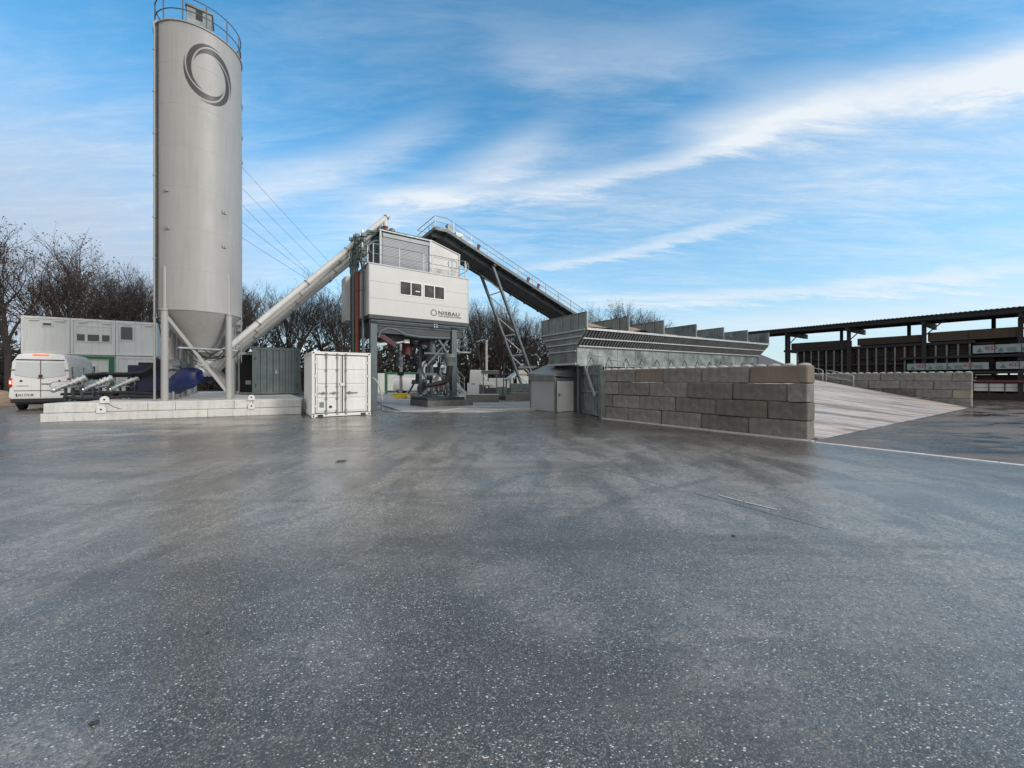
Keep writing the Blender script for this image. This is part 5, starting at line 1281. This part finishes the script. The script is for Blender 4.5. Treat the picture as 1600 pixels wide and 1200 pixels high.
while y > -14.6:
    z = .3
    while z < 4.6:
        hh = rnd.uniform(.10,.28); b.box(.35+rnd.uniform(-.05,.15), y-1.15, z, 3.2, y, z+hh-.03); z += hh
    y -= 1.2
b.build('boards', 'wood_dark', rk)
b = MB(); b.box(.12,-14.8,4.55,3.4,-1.5,4.78); b.box(.12,-14.8,2.95,.3,-1.5,3.1); b.build('shelf', 'wood_shed', rk)
for k in range(20):
    y = -2.75 - .62*k; MB().box(.02,y-.05,2.0,.11,y+.05,4.5).build('upright', 'batten', rk)
def pack(name, lab, y0, y1, z0, z1, mat, x0=.1, x1=1.4, grp='timber packs in the shed'):
    t = thing(name, lab, 'timber pack', (28.5,42.8,0), ANG, grp)
    b = MB(); b.box(x0,y1,z0,x1,y0,z1); b.build('pack', mat, t, bevel=.02)
    return t
t = pack('timber_bundle', 'light brown timber bundle on top of the rack, nearest the right edge', -12.2, -17.0, 4.85, 5.62, 'wood_brown')
b = MB(); 
for k in range(4): b.box(.085, -17.0+.01, 5.0+.18*k, .099, -12.21, 5.015+.18*k)
b.box(.08,-14.5,4.85,.098,-14.42,5.62); b.build('board_gap', 'wood_mid', t)
t = pack('timber_bundle', 'mid brown timber bundle on top of the rack, middle one', -7.6, -11.8, 4.85, 5.50, 'wood_mid'); b = MB()
for k in range(3): b.box(.085,-11.79,5.0+.18*k,.099,-7.61,5.015+.18*k)
b.build('board_gap', 'wood_dark', t)
t = pack('timber_bundle', 'dark timber bundle on top of the rack, leftmost one', -2.2, -6.9, 4.80, 5.45, 'wood_dark')
pack('timber_bundle', 'dark bundle at the right edge of the shed above the wrapped pack', -17.6, -24, 4.85, 5.6, 'wood_mid', .6)
def wrapped(lab, y0, y1, z0, z1):
    t = pack('wrapped_timber', lab, y0, y1, z0, z1, 'wrap', -.25, 1.0, 'wrapped timber packs')
    L_ = y0-y1; h = z1-z0; xx = -.262
    k = 0; y = y0 - .35
    while y > y1 + .3:
        m_ = MB()
        if k % 5 == 1:
            text_mesh('KD', h*.62, 'red_lettering', 'wrap_red', t, (xx-.004, y+.25, z0+h*.4), rx=90, rz=-90, sx=1.1, bold=.006, extrude=.001)
        elif k % 2 == 0:
            m_.add([(xx,y+.15,z0+h*.15),(xx,y-.15,z0+h*.15),(xx,y,z0+h*.66)], [(0,1,2)]); m_.build('triangle_mark', 'wrap_green', t)
        else:
            for r_, (a, c) in enumerate(((-.24,.2),(-.2,.24),(-.22,.22))):
                zz = z0+h*(.16+.17*r_); m_.box(xx,y+a,zz,xx+.004,y+c,zz+h*.085)
            m_.build('print_line', 'wrap_green', t)
        y -= .52; k += 1
    b = MB(); yy = y0-1.1
    while yy > y1+.3: b.box(xx-.006,yy-.02,z0,xx-.001,yy+.02,z1); yy -= 1.25
    b.build('strap', 'steel_dark', t)
    b = MB(); 
    for q_ in (.3, .7): b.box(-.1,y0-L_*q_-.06,z0-.12,.9,y0-L_*q_+.06,z0-.001)
    b.build('bearer', 'wood_dark', t)
    return t
wrapped('white-wrapped timber pack with green triangles, just above the far block wall', -11.0, -15.5, 2.42, 2.98)
wrapped('white-wrapped timber pack at the right edge, lower shelf of the shed', -15.85, -20.3, 2.42, 2.98)
wrapped('white-wrapped timber pack on the upper shelf above the other two', -14.7, -19.6, 3.68, 4.32)
sr = thing('storage_rack', 'dark steel shelf rack carrying the white-wrapped timber packs', 'rack', (28.5,42.8,0), ANG)
b = MB()
for z in (2.10, 3.38): b.box(-.25,-24,z,3.2,-10.6,z+.18)
b.box(.9,-24,.0,1.0,-14.8,2.0); b.box(1.2,-24,2.3,1.3,-14.7,4.9)
b.build('shelf', 'wood_shed', sr)
for k in range(8): y = -10.7-1.9*k; MB().box(1.05,y-.06,0,1.2,y+.06,4.6).build('upright', 'wood_shed', sr)
MB().box(-.3,-26,1.42,-.2,-14.5,1.56).build('red_beam', 'red_steel', sr)
t = thing('white_pallet_row', 'low white sheeted row behind black mesh at the foot of the shed', 'pallet row', (28.5,42.8,0), ANG)
MB().box(.2,-27,.70,.8,-14.6,1.30).build('sheeting', 'container_white', t, bevel=.03); b = MB(); y = -14.7
while y > -27: b.box(.1,y-.025,.3,.14,y+.025,1.4); y -= .78
b.box(.12,-27,.98,.15,-14.6,1.0); b.build('mesh_frame', 'black', t)
b = MB(); b.box(-.1,-27,.0,1.6,-14.4,.55); b.build('base', 'wood_dark', t)
# far building behind the hoppers
t = thing('farm_building', 'grey pitched-roof building glimpsed between the hoppers and the shed', 'building', (34, 62, 0), ANG)
b = MB(); b.box(-8,0,0,24,10,4.2); b.build('wall', 'wood_shed', t); b = MB(); b.add([(-9,-.8,4.1),(25,-.8,4.1),(25,5,7.0),(-9,5,7.0),(-9,10.8,4.1),(25,10.8,4.1)], [(0,1,2,3),(3,2,5,4)]); b.build('roof', 'roof_grey', t)
b = MB(); b.bar((-6,.2,4.75),(-1.5,.2,4.75),.4,.04); b.build('roof_light', 'galv_bright', t)
# ---------------------------------------------------------------- bare winter trees
def grow(seed, height, spread=.5, leafy=.0, lev=5, lean=0.0):
    rnd = random.Random(seed); tr = MB(); cr = MB(); lf = MB()
    def limb(p, d, ln, r, l, mb):
        n_ = 5 if l == 0 else (4 if l < 3 else 2); pts = [p]; rs = [r]; dd = d.copy(); tip = r*(.55 if l < 4 else .3)
        for i in range(n_):
            w_ = (.05 if l == 0 else .16)
            dd = (dd + Vector((rnd.gauss(0,w_), rnd.gauss(0,w_), rnd.gauss(0,w_*.6)+(.05 if l else .0)))).normalized()
            pts.append(pts[-1] + dd*ln/n_); rs.append(r + (tip-r)*(i+1)/n_)
        mb.tube(pts, rs, 7 if l == 0 else (5 if l < 2 else 3)); return pts, rs, dd
    def rec(p, d, ln, r, l):
        pts, rs, dd = limb(p, d, ln, r, l, tr if l == 0 else cr)
        if l >= lev:
            if leafy and rnd.random() < leafy:
                for _ in range(3):
                    c = pts[-1] + Vector((rnd.gauss(0,.2),rnd.gauss(0,.2),rnd.gauss(0,.2))); s_ = rnd.uniform(.05,.11)
                    a = Vector((rnd.gauss(0,1),rnd.gauss(0,1),rnd.gauss(0,1))).normalized(); e = a.orthogonal().normalized(); f = a.cross(e)
                    lf.add([c-e*s_, c+f*s_*.6, c+e*s_, c-f*s_*.6], [(0,1,2,3)])
            return
        k = {0: rnd.randint(6,8), 1: rnd.randint(4,6), 2: rnd.randint(3,4), 3: 4, 4: 3}.get(l, 3)
        for i in range(k):
            t_ = rnd.uniform(.35, 1.0) if l else rnd.uniform(.38, 1.0)
            if i == 0: t_ = 1.0
            idx = min(len(pts)-2, int(t_*(len(pts)-1))); fr = t_*(len(pts)-1) - idx
            q_ = pts[idx].lerp(pts[idx+1], min(1, fr)); a = rnd.uniform(0, 6.28)
            side_ = Vector((math.cos(a), math.sin(a), 0)); side_ = (side_ - d*side_.dot(d)).normalized()
            sp_ = spread*rnd.uniform(.55, 1.25) if i else spread*.3
            nd_ = (dd*math.cos(sp_) + side_*math.sin(sp_) + Vector((0,0,.14))).normalized()
            rec(q_, nd_, ln*rnd.uniform(.52, .72)*(1.05-.3*(t_ < .6)*0), max(.011, rs[idx]*(.62 if i else .8)), l+1)
    rec(Vector((0,0,-.2)), Vector((lean,0,1)).normalized(), height*.42, height*.016, 0)
    return tr, cr, lf
protos = []
for s_, sp_, lf_, ln_ in ((11,.62,.30,.05),(22,.50,.0,0),(33,.70,.32,-.08),(44,.45,.0,.03),(57,.55,.08,.0)):
    tr, cr, lf = grow(s_, 16, sp_, lf_, 5, ln_)
    t = thing('bare_tree', 'x', 'tree'); tr.build('trunk', 'bark', t, norm=False); c = cr.build('crown', 'bark', t, norm=False)
    if lf.v: lf.build('leaves', 'leaf_brown', c, norm=False)
    zmax = max(p[2] for p in cr.v); protos.append((t, zmax))
TL = {'left': 'large bare tree with a few brown leaves in the wood behind the office containers', 'mid': 'slender bare tree in the wood behind the sloping screw conveyors',
      'under': 'bare tree in the wood seen beneath and right of the mixing tower', 'right': 'bare tree with brown leaves rising behind the aggregate hoppers', 'gap': 'bare tree in the thin wood just left of the tall silo'}
TG = {'left': 'trees left behind the office containers', 'mid': 'trees behind the screw conveyors', 'under': 'trees behind the tower and trestle', 'right': 'trees behind the hoppers', 'gap': 'trees left of the silo'}
used = set(); rnd = random.Random(77)
def tree(pi, px, y, top, zone):
    proto, zm = protos[pi]; x = (px-800)/600*y; hh = H + (592-top)/600*y
    if pi in used: o = copy_tree(proto)
    else: o = proto; used.add(pi)
    o.location = (x, y, 0); s_ = hh/zm; o.scale = (s_*rnd.uniform(.92,1.12), s_*rnd.uniform(.92,1.12), s_); o.rotation_euler = (0,0,rnd.uniform(0,6.28))
    o['zone'] = zone; o['px'] = px; o['group'] = TG[zone]; return o
for a in [(0,14,42,322,'left'),(2,72,44,338,'left'),(0,130,46,372,'left'),(2,-50,45,340,'left'),(1,105,55,400,'left'),(2,165,52,415,'left'),
          (1,150,50,425,'gap'),(3,185,52,418,'gap'),(1,205,50,428,'gap'),(4,222,54,405,'gap'),(3,240,52,400,'gap'),(1,262,54,410,'gap'),(4,196,60,425,'gap'),
          (1,385,52,425,'mid'),(3,400,50,428,'mid'),(4,440,50,442,'mid'),(1,468,48,424,'mid'),(1,505,50,445,'mid'),(3,520,48,434,'mid'),(1,538,52,446,'mid'),
          (3,452,58,440,'mid'),(4,530,60,445,'mid'),(3,374,56,430,'mid'),(1,345,54,430,'mid'),
          (3,590,54,470,'under'),(1,620,54,480,'under'),(4,655,54,480,'under'),(3,690,56,480,'under'),(1,735,50,462,'under'),(4,755,46,458,'under'),(2,778,50,452,'under'),(0,800,52,468,'under'),(4,815,50,478,'under'),(2,838,52,488,'under'),(1,770,56,470,'under'),(3,790,58,466,'under'),(0,855,54,498,'under'),(3,745,58,470,'under'),
          (0,940,62,470,'right'),(2,965,60,458,'right'),(0,990,58,464,'right'),(2,1008,60,474,'right'),(4,1000,62,480,'right'),(1,1022,64,492,'right'),(2,1128,66,510,'right'),(4,905,62,500,'right'),(3,885,60,500,'right')]:
    tree(*a)
ORD = 'first second third fourth fifth sixth seventh eighth ninth tenth eleventh twelfth thirteenth fourteenth fifteenth sixteenth'.split()
TL = {'left': 'large bare tree, %s from the left in the wood behind the office containers', 'mid': 'slender bare tree, %s from the left in the wood behind the screw conveyors',
      'under': 'bare tree, %s from the left in the wood behind the tower and trestle', 'right': 'bare tree, %s from the left of those rising behind the aggregate hoppers', 'gap': 'bare tree, %s from the left in the thin wood just left of the silo'}
for zn in TL:
    for k, o in enumerate(sorted([o for o in D.objects if o.get('zone') == zn], key=lambda o: o['px'])):
        o['label'] = TL[zn] % ORD[k]; del o['zone']; del o['px']
# undergrowth: thin stems and dead leaves too many to count
b = MB(); lf = MB(); rnd = random.Random(99)
def hgt(px):
    tb = [(-200,8),(0,8),(160,6.5),(240,6),(380,5.0),(560,5.0),(640,7.5),(700,8),(860,7),(960,5.5),(1150,4.5)]
    for (a, ha), (c, hc) in zip(tb, tb[1:]):
        if a <= px <= c: return ha + (hc-ha)*(px-a)/(c-a)
    return 6
for k in range(3900):
    y = rnd.uniform(50, 68); px = rnd.uniform(-180, 1150); x = (px-800)/600*y; hh = hgt(px)*rnd.uniform(.3,1.12)*(y/55); r = rnd.uniform(.012,.045)
    dx, dy = rnd.gauss(0,.14)*hh, rnd.gauss(0,.14)*hh
    b.tube([(x,y,-.1),(x+dx*.4,y+dy*.4,hh*.5),(x+dx,y+dy,hh)], [r,r*.7,r*.25], 3)
    for j in range(3):
        f = rnd.uniform(.25,.9); q_ = Vector((x+dx*f,y+dy*f,hh*f)); e = q_ + Vector((rnd.gauss(0,.7),rnd.gauss(0,.7),rnd.uniform(.2,1.5)))
        b.tube([q_, e], [r*.5, r*.15], 3)
    for j in range(7):
        f = rnd.uniform(.05,1)**.8; c = Vector((x+dx*f+rnd.gauss(0,.5),y+dy*f+rnd.gauss(0,.5),max(.1,hh*f+rnd.gauss(0,.4)))); s_ = rnd.uniform(.09,.22)
        a = Vector((rnd.gauss(0,1),rnd.gauss(0,1),rnd.gauss(0,1))).normalized(); e = a.orthogonal().normalized(); g_ = a.cross(e)
        lf.v += [c-e*s_, c+g_*s_*.6, c+e*s_, c-g_*s_*.6]; n0 = len(lf.v)-4; lf.f.append((n0,n0+1,n0+2,n0+3)); lf.s.append(False)
lf.v = [tuple(p) for p in lf.v]
o = b.build('undergrowth', 'bark', norm=False); struct(o, 'stuff'); o['label'] = 'dense tangle of bare stems along the foot of the wood'
o = lf.build('dead_foliage', 'leaf_dry', norm=False); struct(o, 'stuff'); o['label'] = 'brown dead leaves and ivy filling the wood'
# far woodland seen as one dark mass through the trunks
b = MB(); rnd = random.Random(5)
for k in range(9000):
    y = rnd.uniform(70, 95); px = rnd.uniform(-250, 1180); x = (px-800)/600*y; hh = hgt(px)*1.05*(y/58)*rnd.uniform(.35,1)
    c = Vector((x, y, hh*rnd.random())); s_ = rnd.uniform(.4,1.0)
    a = Vector((rnd.gauss(0,1),rnd.gauss(0,1)*.5,rnd.gauss(0,1))).normalized(); e = a.orthogonal().normalized(); g_ = a.cross(e)
    b.add([c-e*s_, c+g_*s_*.5, c+e*s_, c-g_*s_*.5], [(0,1,2,3)])
for k in range(16000):
    y = rnd.uniform(58, 74); px = rnd.uniform(-250, 1180); x = (px-800)/600*y; c = Vector((x, y, (8.0 if 350 < px < 930 else 5.0)*rnd.random()**1.2)); s_ = rnd.uniform(.3,.7)
    a = Vector((rnd.gauss(0,1),rnd.gauss(0,1)*.5,rnd.gauss(0,1))).normalized(); e = a.orthogonal().normalized(); g_ = a.cross(e)
    b.add([c-e*s_, c+g_*s_*.5, c+e*s_, c-g_*s_*.5], [(0,1,2,3)])
o = b.build('distant_wood', 'leaf_dry', norm=False); struct(o, 'stuff'); o['label'] = 'distant brown woodland behind the nearer trees'
# ---------------------------------------------------------------- overhead power lines and the pylon hidden by the silo
pts = [((378.7,262),(510.5,409)), ((378.7,295),(497.7,417)), ((381,324.5),(475.5,422)), ((382,351),(467,419.7)), ((383,375),(454.5,422))]
pylx = at(322, 60)
py_ = thing('lattice_pylon', 'steel lattice power pylon hidden behind the tall silo', 'pylon', (pylx[0], 60, 0), 30)
b = MB()
for sx in (-1,1):
    for sy in (-1,1): b.bar((sx*2.2,sy*2.2,0),(sx*.4,sy*.4,41),.16)
for k in range(14):
    f0, f1 = k/14, (k+1)/14; w0, w1 = 2.2-1.8*f0, 2.2-1.8*f1; z0, z1 = 41*f0, 41*f1
    for sy in (-1,1): b.bar((-w0,sy*w0,z0),(w1,sy*w1,z1),.08); b.bar((w0,sy*w0,z0),(-w1,sy*w1,z1),.08); b.bar((sy*w0,-w0,z0),(sy*w1,w1,z1),.08)
b.build('mast', 'galv', py_); b = MB()
for z in (39,35,31): b.bar((-2.5,0,z),(2.5,0,z),.2)
b.build('cross_arm', 'galv', py_)
for k, ((x0,y0),(x1,y1)) in enumerate(pts):
    sl_ = (y1-y0)/(x1-x0); pa = (332, y0 + (332-x0)*sl_); pb = (575, y1 + (575-x1)*sl_*.86)
    A = Vector(at(pa[0], 60, pa[1])); B = Vector(at(pb[0], 190, pb[1])); w_ = []
    for i in range(25):
        f = i/24; p = A.lerp(B, f); p.z -= 3.0*4*f*(1-f)*.25; w_.append(p)
    b = MB(); b.tube(w_, [.03+.04*i/24 for i in range(25)], 4); o = b.build('power_line', 'steel_dark')
    tag(o, ['uppermost','second from top','middle','second lowest','lowest'][k] + ' thin power line slanting down from behind the silo', 'power line', 'power lines behind the silo')
